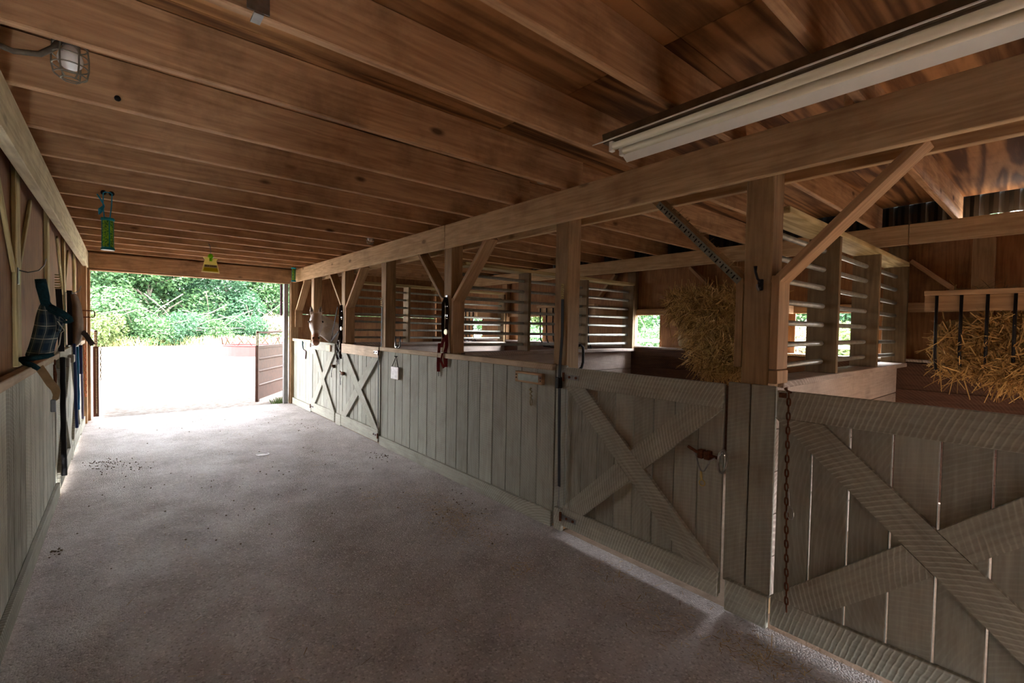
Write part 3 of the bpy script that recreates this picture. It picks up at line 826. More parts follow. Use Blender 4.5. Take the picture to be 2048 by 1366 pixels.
# ------------------------------------------------------------------ hanging fly traps
def tube_trap(x, y, z0, z1, r0, label, cord, zc, tassel):
    root = thing('fly_trap', (x, y, z0), label, 'fly trap', 'tube fly traps')
    h = z1 - z0
    mm = NT('speckled green trap film')
    vec = mm.coords(False)
    sp = mm.noise(vec, 90, 2)
    mm.color(mm.mix(mm.mr(sp, 0.45, 0.6), lin(190, 226, 96), lin(84, 146, 92))); mm.rough(0.35)
    cc = mm.b.inputs['Base Color'].links[0].from_socket
    translucent(mm, cc, 0.6)
    obj('tube', MB().lathe([(r0, z0 + 0.02), (r0, z1 - 0.02)], (x, y, 0), 18), mm.m, root, smooth=False)
    obj('cap', MB().lathe([(r0 * 1.25, z0), (r0 * 1.3, z0 + 0.012), (r0 * 1.15, z0 + 0.025)], (x, y, 0), 18), TEAL, root)
    obj('cap', MB().lathe([(r0 * 1.15, z1 - 0.025), (r0 * 1.3, z1 - 0.012), (r0 * 1.2, z1)], (x, y, 0), 18), TEAL, root)
    m = MB()
    for q in range(4):
        a = 0.3 + q * math.pi / 2
        m.tube([(x + r0 * 1.05 * math.cos(a), y + r0 * 1.05 * math.sin(a), z0 + 0.02), (x + r0 * 1.05 * math.cos(a), y + r0 * 1.05 * math.sin(a), z1 - 0.02)], 0.004, 5)
    obj('rib', m, TEAL, root)
    m = MB().tube([(x - r0 * 0.6, y, z1), (x - r0 * 0.8, y, (z1 + zc) / 2), (x - r0 * 0.75, y, zc - 0.01), (x - r0 * 0.4, y, zc), (x + r0 * 0.5, y, zc), (x + r0 * 0.8, y, zc - 0.01), (x + r0 * 0.7, y, (z1 + zc) / 2), (x + r0 * 0.4, y, z1)], 0.0045, 6)
    obj('cord', m, cord, root)
    if tassel:
        m = MB().tube([(x - r0 * 0.6, y - 0.01, z1 + 0.10), (x - r0 * 1.2, y - 0.012, z1 + 0.06), (x - r0 * 1.5, y - 0.012, z1 + 0.02)], [0.008, 0.02, 0.006], 6)
        m.tube([(x - r0 * 0.6, y - 0.01, z1 + 0.10), (x - r0 * 1.2, y - 0.012, z1 + 0.15), (x - r0 * 1.8, y - 0.012, z1 + 0.19)], 0.006, 6)
        obj('knot', m, BLUECORD, root)
        m = MB()
        for dx in (-0.026, 0.026): m.lathe([(0.02, 0.0), (0.02, -0.014), (0.010, -0.016)], (x + dx, y + 0.02, zc - 0.005), 12, 'y')
        obj('screw_eye', m, IRON, root)
    return root
tube_trap(-0.087, 5.335, 2.16, 2.435, 0.037, 'green tube fly trap with teal caps on a blue cord at left', BLUECORD, 2.655, True)
tube_trap(2.47, 9.33, 2.35, 2.61, 0.034, 'teal tube fly trap on an orange cord beside the doorway corner', ORANGECORD, 2.70, False)
bg = thing('fly_bag', (0.93, 7.5, 2.235), 'yellow plastic bag fly trap hanging in front of the doorway header', 'fly trap')
def quadsheet(pts, th, axis=V((0, 1, 0))):
    m = MB()
    f = [m.bm.verts.new(V(p) - axis * th / 2) for p in pts]; g = [m.bm.verts.new(V(p) + axis * th / 2) for p in pts]
    m.bm.faces.new(f); m.bm.faces.new(g[::-1])
    for i in range(len(pts)): m.bm.faces.new((f[i], f[(i + 1) % len(pts)], g[(i + 1) % len(pts)], g[i]))
    return m
bx, by, bz = 0.93, 7.5, 2.235
obj('pouch', quadsheet([(bx - 0.105, by, bz), (bx + 0.105, by, bz - 0.005), (bx + 0.066, by, bz + 0.16), (bx + 0.085, by, bz + 0.19), (bx - 0.085, by, bz + 0.20), (bx - 0.066, by, bz + 0.165)], 0.02), film('cloudy pale yellow film', (236, 226, 160)), bg)
obj('liquid', quadsheet([(bx - 0.088, by, bz + 0.015), (bx + 0.088, by, bz + 0.012), (bx + 0.078, by, bz + 0.062), (bx - 0.076, by, bz + 0.062)], 0.026), film('olive bait liquid', (196, 180, 20)), bg)
obj('label_band', quadsheet([(bx - 0.074, by, bz + 0.068), (bx + 0.076, by, bz + 0.068), (bx + 0.072, by, bz + 0.102), (bx - 0.07, by, bz + 0.102)], 0.024), film('grey label band', (170, 160, 136), 0.3), bg)
tx = bpy.data.curves.new('lettering', 'FONT'); tx.body = 'FLY TRAP'; tx.size = 0.031; tx.align_x = 'CENTER'; tx.extrude = 0.001
tc_ = bpy.data.objects.new('text_source', tx); COL.objects.link(tc_); bpy.context.view_layer.update()
me_ = bpy.data.meshes.new_from_object(tc_.evaluated_get(bpy.context.evaluated_depsgraph_get())); bpy.data.objects.remove(tc_)
to = bpy.data.objects.new('lettering', me_); COL.objects.link(to); to.parent = bg; to.location = (0.0, -0.0145, 0.073); to.rotation_euler = (math.pi / 2, 0, 0)
me_.materials.clear(); me_.materials.append(plain('black print', (26, 24, 22), 0.6))
obj('cap', MB().lathe([(0.018, bz + 0.15), (0.02, bz + 0.19), (0.034, bz + 0.205), (0.034, bz + 0.22), (0.022, bz + 0.245), (0.01, bz + 0.25)], (bx, by, 0), 14), film('lime green plastic', (150, 214, 40)), bg, smooth=False)
obj('hook', MB().tube([(bx, by, bz + 0.25), (bx + 0.004, by, bz + 0.29), (bx - 0.006, by, bz + 0.33), (bx, by + 0.02, 2.59), (bx, by + 0.12, 2.63), (bx, by + 0.205, 2.65)], 0.004, 6), plain('grey wire', (128, 124, 140), 0.4, 0.6), bg)

# ------------------------------------------------------------------ hardware helpers
def chain(name, pts, L, w, r, mat, label, cat='chain', seg=14):
    """real links along a path"""
    pts = [V(p) for p in pts]
    lens = [(b2 - a).length for a, b2 in zip(pts, pts[1:])]
    tot = sum(lens); n = max(2, int(tot / (L - 2.6 * r)))
    m = MB()
    for i in range(n):
        t = (i + 0.5) / n * tot
        k = 0
        while k < len(lens) - 1 and t > lens[k]: t -= lens[k]; k += 1
        c = pts[k].lerp(pts[k + 1], t / lens[k]); d = (pts[k + 1] - pts[k]).normalized()
        s = d.cross(V((1, 0, 0))); s = s.normalized() if s.length > 0.1 else V((0, 1, 0)); u = d.cross(s)
        side = s if i % 2 else u
        side = (side * 0.94 + (u if i % 2 else s) * 0.34).normalized()
        loop = []
        for q in range(seg):
            a = 2 * math.pi * q / seg
            loop.append(c + d * (math.sin(a) * (L / 2 - r) * (1.0)) + side * (math.copysign(abs(math.cos(a)) ** 0.6, math.cos(a)) * (w / 2 - r)))
        m.tube(loop, r, 6, closed=True)
    o = obj(name, m, mat, smooth=True)
    return tag(o, label, cat)
X0 = XR
chain('rusty_chain', [(X0 - 0.016, 0.885, 1.262), (X0 - 0.016, 0.882, 0.8), (X0 - 0.016, 0.862, 0.16)], 0.046, 0.026, 0.0042, RUST, 'long rusty chain hanging down the nearest stall door')
sn = obj('chain_hook', MB().tube([(X0 - 0.002, 0.90, 1.275), (X0 - 0.03, 0.897, 1.275), (X0 - 0.034, 0.885, 1.265), (X0 - 0.016, 0.875, 1.258)], 0.006, 8).box(X0 - 0.004, X0 + 0.002, 0.90, 0.935, 1.225, 1.25), RUST, smooth=False)
tag(sn, 'rusty hook and plate holding the long chain above the nearest door', 'hook')
sn = obj('wire_snap', MB().tube([(X0 - 0.03, 0.855 + 0.015 * math.cos(a * 0.7), 0.66 + 0.03 * math.sin(a * 0.7)) for a in range(9)], 0.0022, 5, closed=True).tube([(X0 - 0.026, 0.868, 0.78), (X0 - 0.03, 0.86, 0.70), (X0 - 0.03, 0.855, 0.69)], 0.002, 5), STEEL)
tag(sn, 'small wire loop hooked in the long rusty chain', 'wire')
# hook on the nearest post
hk = thing('coat_hook', (2.60, 1.06, 1.8), 'black double coat hook screwed on the nearest post', 'hook')
obj('plate', MB().box(2.598, 2.605, 1.045, 1.075, 1.775, 1.835, bev=0.004), IRON, hk)
obj('prong', MB().tube([(2.60, 1.06, 1.82), (2.575, 1.065, 1.835), (2.555, 1.068, 1.87), (2.553, 1.068, 1.90)], [0.006, 0.006, 0.006, 0.009], 8), IRON, hk, smooth=True)
obj('prong', MB().tube([(2.60, 1.06, 1.79), (2.575, 1.06, 1.775), (2.56, 1.06, 1.79), (2.558, 1.06, 1.805)], 0.0055, 8), STEEL, hk, smooth=True)
# slide latch with hanging snap on the X-braced door
def latch(y0, y1, z, label, horseshoe):
    lt = thing('door_latch', (X0 + 0.02, (y0 + y1) / 2, z), label, 'latch', 'slide bolts of the stall doors')
    obj('bolt_rod', MB().tube([(X0 - 0.002, y1 + 0.05, z + 0.03), (X0 - 0.004, y1, z + 0.012), (X0 - 0.004, y0, z)], 0.009, 8), RUST, lt, smooth=True)
    m = MB()
    for yy in (y1 - 0.03, y0 + 0.06): m.box(X0 - 0.016, X0 + 0.026, yy - 0.016, yy + 0.016, z - 0.022, z + 0.026, bev=0.003)
    obj('keeper', m, RUST, lt)
    ym = (y0 + y1) / 2
    obj('bail', MB().tube([(X0 - 0.014, ym + 0.065, z + 0.0), (X0 - 0.03, ym + 0.045, z - 0.015), (X0 - 0.034, ym + 0.03, z - 0.06), (X0 - 0.034, ym + 0.014, z - 0.088), (X0 - 0.034, ym - 0.004, z - 0.08), (X0 - 0.034, ym - 0.02, z - 0.05), (X0 - 0.03, ym - 0.035, z - 0.018), (X0 - 0.014, ym - 0.055, z)], 0.005, 8), STEEL, lt, smooth=True)
    sn = obj('snap', MB().tube([(X0 - 0.034, ym + 0.014, z - 0.085), (X0 - 0.034, ym + 0.012, z - 0.12), (X0 - 0.036, ym + 0.008, z - 0.135)], [0.006, 0.008, 0.005], 8).tube([(X0 - 0.034, ym + 0.006 + 0.017 * math.cos(a * 0.628), z - 0.152 + 0.017 * math.sin(a * 0.628)) for a in range(10)], 0.0038, 6, closed=True), BRASS if horseshoe else STEEL, lt, smooth=True)
    if horseshoe:
        yr, zr = y0 - 0.03, z - 0.01
        obj('ring', MB().tube([(X0 - 0.012 + 0.012 * math.sin(a * math.pi / 9), yr + 0.022 * math.cos(a * math.pi / 9), zr + 0.062 * math.sin(a * math.pi / 9)) for a in range(18)], 0.007, 8, closed=True), STEEL, lt, smooth=True)
    return lt
latch(1.24, 1.37, 0.845, 'steel slide latch with a dangling snap on the door right of the nameplate', True)
latch(7.37, 7.46, 0.90, 'small steel latch with a snap on the door below the horse', False)
latch(6.96, 7.08, 0.82, 'small steel latch with a snap on the chewed-rail door', False)
# black strap hanging at the second post
stp = thing('hanging_strap', (X0, 2.49, 0.3), 'long black webbing strap hanging down the hinge side of the second post', 'strap')
obj('webbing', MB().tube([(2.598, 2.505, 1.78), (2.596, 2.50, 1.5), (2.57, 2.49, 1.29), (X0 - 0.006, 2.478, 1.2), (X0 - 0.006, 2.468, 0.7), (X0 - 0.002, 2.462, 0.35)], 0.01, flat=(0.026, 0.004, (0, 1, 0))), BLACKWEB, stp)
m = MB()
for k in range(7): m.tube([(2.594 + 0.006 * math.cos(a), 2.505 + 0.012 * math.sin(a), 1.79 + k * 0.017 + 0.006 * math.cos(a * 2)) for a in [q * 0.785 for q in range(8)]], 0.003, 5, closed=True)
obj('chain_end', m, BRASS, stp)
obj('snap', MB().tube([(X0 - 0.004, 2.462, 0.35), (X0 - 0.006, 2.46, 0.27), (X0 - 0.006, 2.458, 0.16)], [0.008, 0.005, 0.003], 6).tube([(X0 - 0.006, 2.458 + 0.012 * math.cos(a * 0.785), 0.22 + 0.03 * math.sin(a * 0.785)) for a in range(8)], 0.003, 5, closed=True), STEEL, stp)
obj('latch_block', MB().box(X0 - 0.02, X0 + 0.024, 2.475, 2.51, 1.10, 1.185, bev=0.004), IRON, stp)
# long black strap beside the white tag (fourth post)
stp = thing('hanging_strap', (X0, 5.73, 0.3), 'black strap hanging beside the hinge of the chewed-rail door', 'strap')
obj('webbing', MB().tube([(2.598, 5.75, 1.80), (2.594, 5.745, 1.3), (X0 - 0.008, 5.735, 1.2), (X0 - 0.006, 5.735, 0.65), (X0 - 0.004, 5.735, 0.3)], 0.01, flat=(0.022, 0.004, (0, 1, 0))), BLACKWEB, stp)
m = MB()
for k in range(6): m.tube([(2.592 + 0.007 * math.cos(a), 5.75 + 0.016 * math.sin(a), 1.80 + k * 0.024) for a in [q * 0.785 for q in range(8)]], 0.004, 5, closed=True)
obj('chain_end', m, BRASS, stp)
obj('snap', MB().tube([(X0 - 0.004, 5.735, 0.3), (X0 - 0.006, 5.733, 0.2)], [0.012, 0.004], 6), STEEL, stp)
# nameplate and rope
npl = thing('nameplate', (X0 + 0.01, 2.83, 1.1), 'small wooden nameplate block with a worn grey plaque', 'nameplate')
obj('block', MB().box(X0 - 0.012, X0 + 0.026, 2.665, 2.995, 1.105, 1.195, bev=0.005), bracew('y'), npl)
obj('plaque', MB().box(X0 - 0.0145, X0 - 0.0115, 2.705, 2.955, 1.122, 1.178, bev=0.001), plain('worn grey plaque', (138, 142, 130), 0.5, 0.3, var=0.25, bscale=25), npl)
m = MB()
for yy, zz in ((2.683, 1.135), (2.683, 1.16), (2.977, 1.14), (2.977, 1.165)): m.lathe([(0.006, -0.003), (0.006, 0.0)], (X0 - 0.012, yy, zz), 8, 'x')
obj('screw', m, IRON, npl)
rp = thing('rope_knot', (X0 + 0.01, 2.815, 0.98), 'knotted bit of pale rope hanging under the nameplate', 'rope')
ROPE = plain('pale rope', (168, 156, 124), 0.9, var=0.3, bump=0.5, bscale=120)
obj('knot', MB().tube([(X0 + 0.018, 2.82, 1.065), (X0 + 0.005, 2.826, 1.05), (X0 + 0.012, 2.806, 1.035), (X0 + 0.004, 2.822, 1.02), (X0 + 0.014, 2.808, 1.0), (X0 + 0.008, 2.82, 0.985)], 0.008, 7), ROPE, rp, smooth=True)
obj('loop', MB().tube([(X0 + 0.016, 2.818 + 0.012 * math.cos(a * 0.785), 0.95 + 0.03 * math.sin(a * 0.785)) for a in range(8)], 0.0045, 6, closed=True), ROPE, rp, smooth=True)
# tags
tg = thing('tag_plate', (X0, 5.27, 0.9), 'white plastic tag hung by a chain on the long board panel', 'tag')
obj('plate', MB().box(X0 - 0.006, X0 + 0.012, 5.175, 5.375, 0.905, 1.055, bev=0.004), plain('scuffed white plastic', (226, 226, 226), 0.4, dark=(186, 184, 190), bscale=18), tg)
obj('cord', MB().tube([(X0 + 0.002, 5.36, 1.05), (X0 + 0.012, 5.275, 1.175), (X0 + 0.012, 5.265, 1.175), (X0 + 0.002, 5.19, 1.045)], 0.004, 6), LEATHER, tg)
obj('nail', MB().tube([(X0 + 0.03, 5.27, 1.18), (X0 - 0.01, 5.27, 1.185)], 0.006, 6), IRON, tg)
tg = thing('tag_plate', (X0, 9.03, 0.95), 'small pinkish tag hung by a dark cord on the doorway-side panel', 'tag')
Mx = Matrix.Translation((X0 + 0.006, 9.02, 1.02)) @ Matrix.Rotation(math.radians(12), 4, 'X')
obj('plate', MB().box(-0.006, 0.006, -0.11, 0.11, -0.075, 0.07, Mx, 0.003), plain('faded pink card', (214, 190, 196), 0.6, dark=(190, 166, 176), bscale=18), tg)
obj('cord', MB().tube([(X0 + 0.004, 9.03, 1.09), (X0 - 0.008, 9.04, 1.18), (X0 - 0.006, 9.03, 1.25)], [0.006, 0.012, 0.016], 6), plain('dark teal cord', (44, 74, 82), 0.8), tg)
# clevis on the fourth post and bent bar by the second post
cv = obj('steel_clevis', MB().tube([(2.585, 5.32, 1.43), (2.585, 5.32, 1.31), (2.58, 5.30, 1.293), (2.58, 5.21, 1.293), (2.585, 5.19, 1.31), (2.585, 5.19, 1.43)], 0.011, 8).lathe([(0.018, -0.02), (0.018, 0.02)], (2.58, 5.255, 1.298), 10, 'y'), STEEL, smooth=True)
tag(cv, 'upright steel clevis standing on the panel cap beside the slim post', 'clevis')
cv = obj('bent_iron_bar', MB().tube([(2.75, 2.48, 1.42), (2.79, 2.48, 1.43), (2.815, 2.48, 1.41), (2.82, 2.48, 1.37), (2.82, 2.48, 1.29), (2.805, 2.48, 1.25), (2.775, 2.48, 1.235), (2.748, 2.48, 1.235)], 0.011, 8), IRON, smooth=True)
tag(cv, 'bent black iron bar behind the base of the second post', 'bar')
# halters
def halter(x, y, ztop, zbot, mat, mat2, name, label):
    root = thing(name, (x, y, zbot), label, 'halter', 'halters hung on the posts')
    xf = x - 0.012
    obj('crown_strap', MB().tube([(xf, y + 0.01, ztop), (xf - 0.01, y - 0.02, ztop - 0.02), (xf, y - 0.03, ztop - 0.15), (xf - 0.004, y - 0.02, ztop - 0.34)], 0.01, flat=(0.034, 0.007, (0.78, -0.62, 0))), mat2, root)
    obj('crown_strap', MB().tube([(xf, y + 0.012, ztop), (xf - 0.004, y + 0.05, ztop - 0.05), (xf - 0.002, y + 0.06, ztop - 0.3), (xf - 0.006, y + 0.03, ztop - 0.42)], 0.01, flat=(0.032, 0.008, (0.78, -0.62, 0))), mat2, root)
    m = MB().lathe([(0.03, -0.006), (0.032, 0.0), (0.022, 0.004)], (xf - 0.012, y - 0.02, ztop - 0.36), 16, 'x')
    m.box(xf - 0.012, xf - 0.004, y - 0.04, y - 0.005, ztop - 0.22, ztop - 0.215)
    obj('ring', m, plain('dull cream ring', (196, 186, 150), 0.4, 0.4), root)
    obj('buckle', MB().box(xf - 0.012, xf - 0.006, y - 0.045, y + 0.0, ztop - 0.20, ztop - 0.18).box(xf - 0.012, xf - 0.006, y - 0.04, y + 0.0, ztop - 0.10, ztop - 0.09), STEEL, root)
    obj('nose_strap', MB().tube([(xf - 0.006, y - 0.02, ztop - 0.38), (xf - 0.01, y - 0.035, ztop - 0.5), (xf - 0.016, y - 0.02, zbot + 0.22), (xf - 0.03, y - 0.04, zbot + 0.14), (xf - 0.024, y - 0.05, zbot + 0.06)], 0.01, flat=(0.034, 0.008, (0.78, -0.62, 0))), mat, root)
    obj('cheek_strap', MB().tube([(xf - 0.008, y + 0.02, ztop - 0.42), (xf - 0.016, y + 0.06, ztop - 0.52), (xf - 0.02, y + 0.09, zbot + 0.3), (xf - 0.024, y + 0.10, zbot + 0.1), (xf - 0.02, y + 0.105, zbot)], 0.01, flat=(0.032, 0.008, (0.78, -0.62, 0))), mat, root)
    obj('chin_strap', MB().tube([(xf - 0.02, y - 0.05, zbot + 0.22), (xf - 0.045, y - 0.01, zbot + 0.2), (xf - 0.045, y + 0.02, zbot + 0.12), (xf - 0.03, y - 0.02, zbot + 0.05), (xf - 0.02, y - 0.06, zbot + 0.09), (xf - 0.02, y - 0.05, zbot + 0.2)], 0.01, flat=(0.024, 0.007, (0.6, -0.5, 0.6))), mat, root)
    obj('snap', MB().tube([(xf - 0.02, y + 0.105, zbot), (xf - 0.02, y + 0.108, zbot - 0.05)], [0.009, 0.005], 6), STEEL, root)
    return root
halter(2.604, 4.17, 1.86, 1.08, REDWEB, LEATHER, 'red_halter', 'faded red halter hanging from the third post')
hkk = obj('wall_hook', MB().tube([(2.606, 4.20, 1.855), (2.56, 4.205, 1.86), (2.545, 4.225, 1.90), (2.545, 4.24, 1.95)], 0.005, 6).box(2.596, 2.606, 4.155, 4.195, 1.80, 1.885, bev=0.003), STEEL, smooth=False)
tag(hkk, 'wire hook and plate holding the red halter on the third post', 'hook')
root = halter(2.60, 7.17, 1.86, 0.98, LEATHER, LEATHER, 'brown_halter', 'dark brown leather halter with rings hanging from the fifth post')
obj('brow_strap', MB().tube([(2.575, 7.30, 1.84), (2.545, 7.40, 1.5), (2.53, 7.44, 1.33), (2.50, 7.36, 1.30), (2.50, 7.2, 1.38), (2.52, 7.10, 1.46)], 0.01, flat=(0.035, 0.007, (0, 0.5, 0.86))), LEATHER, root)
m = MB()
for k in range(9):
    cy, cz = 7.14 + 0.05 * math.sin(k * 2.1), 0.98 + 0.04 * k
    m.tube([(2.53 - 0.01 * math.sin(a), cy + 0.02 * math.cos(a), cz + 0.022 * math.sin(a)) for a in [q * 0.785 for q in range(8)]], 0.004, 6, closed=True)
obj('bit_rings', m, STEEL, root, smooth=True)
# block on the horse's door, chunk of white pipe outside
blk = obj('wood_block', MB().box(2.535, 2.558, 7.52, 7.72, 1.13, 1.235, bev=0.004), chewed('y')); tag(blk, 'pale wooden block screwed on the door under the horse head', 'block')

# ------------------------------------------------------------------ left wall gear
hk = obj('wall_hook', MB().tube([(-0.47, 4.04, 1.845), (-0.43, 4.04, 1.835), (-0.385, 4.04, 1.85), (-0.36, 4.04, 1.885), (-0.352, 4.04, 1.925)], 0.0035, 6).box(-0.474, -0.468, 4.02, 4.06, 1.76, 1.86, bev=0.002), STEEL)
tag(hk, 'curved wire hook on the left wall above the plaid fly mask', 'hook')
bl = thing('fly_mask', (-0.38, 4.1, 1.05), 'dark plaid horse fly mask with teal fleece trim hung on the left wall', 'fly mask')
def sheet(rows, mat, parent, name, th=0.010):
    """cloth from rows of (x, y, z) points, with uv"""
    m = MB(); uvl = m.bm.loops.layers.uv.new('uv')
    g = [[m.bm.verts.new(p) for p in row] for row in rows]
    nr, nc = len(rows), len(rows[0])
    for i in range(nr - 1):
        for j in range(nc - 1):
            f = m.bm.faces.new((g[i][j], g[i][j + 1], g[i + 1][j + 1], g[i + 1][j]))
            for l, (a, b2) in zip(f.loops, ((i, j), (i, j + 1), (i + 1, j + 1), (i + 1, j))):
                l[uvl].uv = (b2 / (nc - 1), a / (nr - 1))
    o = obj(name, m, mat, parent, smooth=True)
    s = o.modifiers.new('s', 'SOLIDIFY'); s.thickness = th
    s2 = o.modifiers.new('u', 'SUBSURF'); s2.levels = 1; s2.render_levels = 2
    return o
rows = []
for i, (z, xa, xb) in enumerate(((1.665, -0.376, -0.348), (1.61, -0.398, -0.318), (1.55, -0.408, -0.298), (1.50, -0.414, -0.296), (1.465, -0.420, -0.303), (1.40, -0.432, -0.322), (1.355, -0.446, -0.326), (1.325, -0.456, -0.330))):
    row = []
    for j in range(9):
        t = j / 8
        row.append((xa + (xb - xa) * t, 4.10 - 0.06 * math.sin(t * 3.14) + 0.012 * math.sin(t * 9 + i), z - 0.008 * math.sin(t * 3.1)))
    rows.append(row)
sheet(rows, PLAID, bl, 'canvas', 0.005)
rows = []
for i, (xa, za, xb, zb_) in enumerate(((-0.325, 1.625, -0.262, 1.548), (-0.318, 1.575, -0.272, 1.535), (-0.305, 1.53, -0.284, 1.505), (-0.312, 1.475, -0.296, 1.47))):
    rows.append([(xa + (xb - xa) * j / 5, 4.06 - 0.03 * math.sin(j * 0.6), za + (zb_ - za) * j / 5) for j in range(6)])
sheet(rows, PLAID, bl, 'flap', 0.004)
obj('fleece_trim', MB().tube([(-0.380, 4.06, 1.80), (-0.374, 4.06, 1.754), (-0.364, 4.06, 1.695), (-0.358, 4.05, 1.655), (-0.330, 4.04, 1.614), (-0.295, 4.04, 1.585), (-0.272, 4.05, 1.554)], [0.026, 0.028, 0.026, 0.024, 0.020, 0.017, 0.012], 10), TEALFLEECE, bl, smooth=True)
obj('fleece_trim', MB().tube([(-0.335, 4.03, 1.637), (-0.30, 4.01, 1.612), (-0.271, 4.01, 1.588), (-0.248, 4.02, 1.562), (-0.242, 4.03, 1.548), (-0.256, 4.03, 1.540), (-0.280, 4.03, 1.538)], [0.014, 0.016, 0.017, 0.016, 0.013, 0.011, 0.008], 10), TEALFLEECE, bl, smooth=True)
obj('fleece_trim', MB().tube([(-0.466, 4.05, 1.312), (-0.43, 4.02, 1.316), (-0.39, 4.01, 1.322), (-0.35, 4.02, 1.330), (-0.322, 4.03, 1.338)], [0.014, 0.017, 0.017, 0.016, 0.010], 10), TEALFLEECE, bl, smooth=True)
obj('fleece_trim', MB().tube([(-0.464, 4.05, 1.308), (-0.445, 4.03, 1.289), (-0.41, 4.02, 1.272), (-0.385, 4.02, 1.250)], [0.014, 0.016, 0.016, 0.014], 10), TEALFLEECE, bl, smooth=True)
obj('neck_strap', MB().tube([(-0.385, 4.02, 1.262), (-0.362, 4.01, 1.218), (-0.337, 4.0, 1.165), (-0.316, 4.0, 1.131), (-0.308, 4.0, 1.103), (-0.316, 4.0, 1.05)], 0.01, flat=(0.042, 0.008, (0.8, 0, 0.6))), STRAPTAN, bl)
obj('buckle', MB().box(-0.336, -0.312, 3.99, 4.01, 0.985, 1.062, bev=0.004), plain('grey buckle', (120, 126, 130), 0.4, 0.5), bl)
obj('edge_cord', MB().tube([(-0.302, 4.0, 1.545), (-0.272, 4.0, 1.488), (-0.286, 4.0, 1.473), (-0.294, 4.0, 1.40), (-0.316, 4.0, 1.345)], 0.003, 6), plain('pale cord', (190, 186, 166), 0.8), bl)
bs = thing('hanging_strap', (-0.4, 5.6, 1.3), 'black strap with a brass chain hanging on the left wall behind the fly mask', 'strap')
obj('webbing', MB().tube([(-0.415, 5.60, 1.82), (-0.405, 5.60, 1.6), (-0.400, 5.60, 1.28)], 0.01, flat=(0.04, 0.006, (1, 0, 0))), BLACKWEB, bs)
m = MB()
for k in range(6): m.tube([(-0.417 + 0.016 * math.sin(a), 5.60 + 0.006 * math.cos(a), 1.83 + k * 0.022) for a in [q * 0.785 for q in range(8)]], 0.006, 5, closed=True)
obj('chain_end', m, BRASS, bs)
gc = thing('grey_cloth', (-0.38, 7.2, 1.3), 'grey quilted cloth hanging over a hook on the left wall', 'cloth')
rows = []
for i, (z, xa, xb) in enumerate(((1.86, -0.434, -0.392), (1.76, -0.434, -0.350), (1.62, -0.433, -0.334), (1.46, -0.430, -0.327), (1.32, -0.428, -0.345), (1.275, -0.424, -0.385))):
    rows.append([(xa + (xb - xa) * j / 7, 7.10 - 0.10 * math.sin(j * 0.45) + 0.015 * math.sin(j * 2.3 + i), z - 0.02 * math.sin(j * 0.45)) for j in range(8)])
sheet(rows, plain('taupe quilted cloth', (142, 126, 110), 0.95, var=0.3, bump=0.5, bscale=16), gc, 'cloth')
obj('dark_lining', MB().tube([(-0.436, 7.12, 1.87), (-0.434, 7.10, 1.6), (-0.430, 7.10, 1.28)], 0.01, flat=(0.04, 0.2, (1, 0, 0))), plain('black lining', (36, 36, 38), 0.95), gc)
obj('pointed_flap', MB().tube([(-0.335, 7.05, 1.43), (-0.30, 7.03, 1.385), (-0.27, 7.02, 1.325), (-0.245, 7.02, 1.28)], 0.01, flat=(0.05, 0.008, (0.8, 0, 0.6))), plain('dark grey flap', (84, 80, 80), 0.95), gc)
hk = obj('wall_hook', MB().tube([(-0.475, 7.13, 1.86), (-0.42, 7.13, 1.85), (-0.36, 7.13, 1.88), (-0.345, 7.13, 1.94)], 0.005, 6), STEEL); tag(hk, 'curved wire hook above the grey cloth on the left wall', 'hook')
br = obj('bridle_bracket', MB().tube([(-0.498, 8.70, 1.69), (-0.30, 8.72, 1.69), (-0.285, 8.74, 1.67), (-0.285, 8.74, 1.62), (-0.30, 8.72, 1.60), (-0.498, 8.70, 1.60)], 0.008, 8), RUST); tag(br, 'rusty bent bridle bracket on the left wall near the doorway', 'bracket')
# ropes, leads, bolt blocks on the left doors
def rope(pts, r, mat, label, name='lead_rope', kink=0.01):
    rr = random.Random(len(label)); P = []
    for a, b2 in zip(pts, pts[1:]):
        for k in range(6): P.append(V(a).lerp(V(b2), k / 6) + V((0, rr.gauss(0, kink), 0)))
    P.append(V(pts[-1]))
    o = obj(name, MB().tube(P, r, 7), mat, smooth=True)
    return tag(o, label, 'rope', 'ropes hung on the left doors')
rope([(-0.385, 6.75, 1.30), (-0.385, 6.9, 1.0), (-0.385, 6.95, 0.6), (-0.385, 7.05, 0.36)], 0.014, plain('dark blue rope', (36, 52, 96), 0.8), 'dark blue lead rope hanging on the left door')
rope([(-0.375, 7.05, 1.26), (-0.375, 7.1, 0.95), (-0.375, 7.15, 0.55)], 0.013, plain('bright blue rope', (40, 120, 170), 0.8), 'bright blue lead rope hanging beside the dark blue one', kink=0.02)
rope([(-0.385, 7.75, 1.25), (-0.385, 7.8, 0.9)], 0.018, plain('navy strap', (44, 46, 84), 0.8), 'short thick navy strap hanging on the farther left door')
rope([(-0.385, 8.0, 0.9), (-0.385, 8.05, 0.3)], 0.012, plain('violet grey rope', (118, 112, 140), 0.8), 'grey violet rope hanging low on the farther left door', kink=0.02)
rope([(-0.40, 5.70, 1.22), (-0.40, 5.72, 0.6), (-0.40, 5.78, 0.15)], 0.020, BLACKWEB, 'black rope bundle hanging in the gap of the nearer left door', kink=0.02)
for i, (y, nm) in enumerate(((6.0, 'nearer'), (6.55, 'farther'))):
    o = obj('bolt_block', MB().box(-0.418, -0.37, y - 0.07, y + 0.07, 1.12, 1.20, bev=0.006), plain('grey painted block', (150, 148, 142), 0.7)); tag(o, f'grey bolt block on top of the left door, {nm} of the two', 'block')
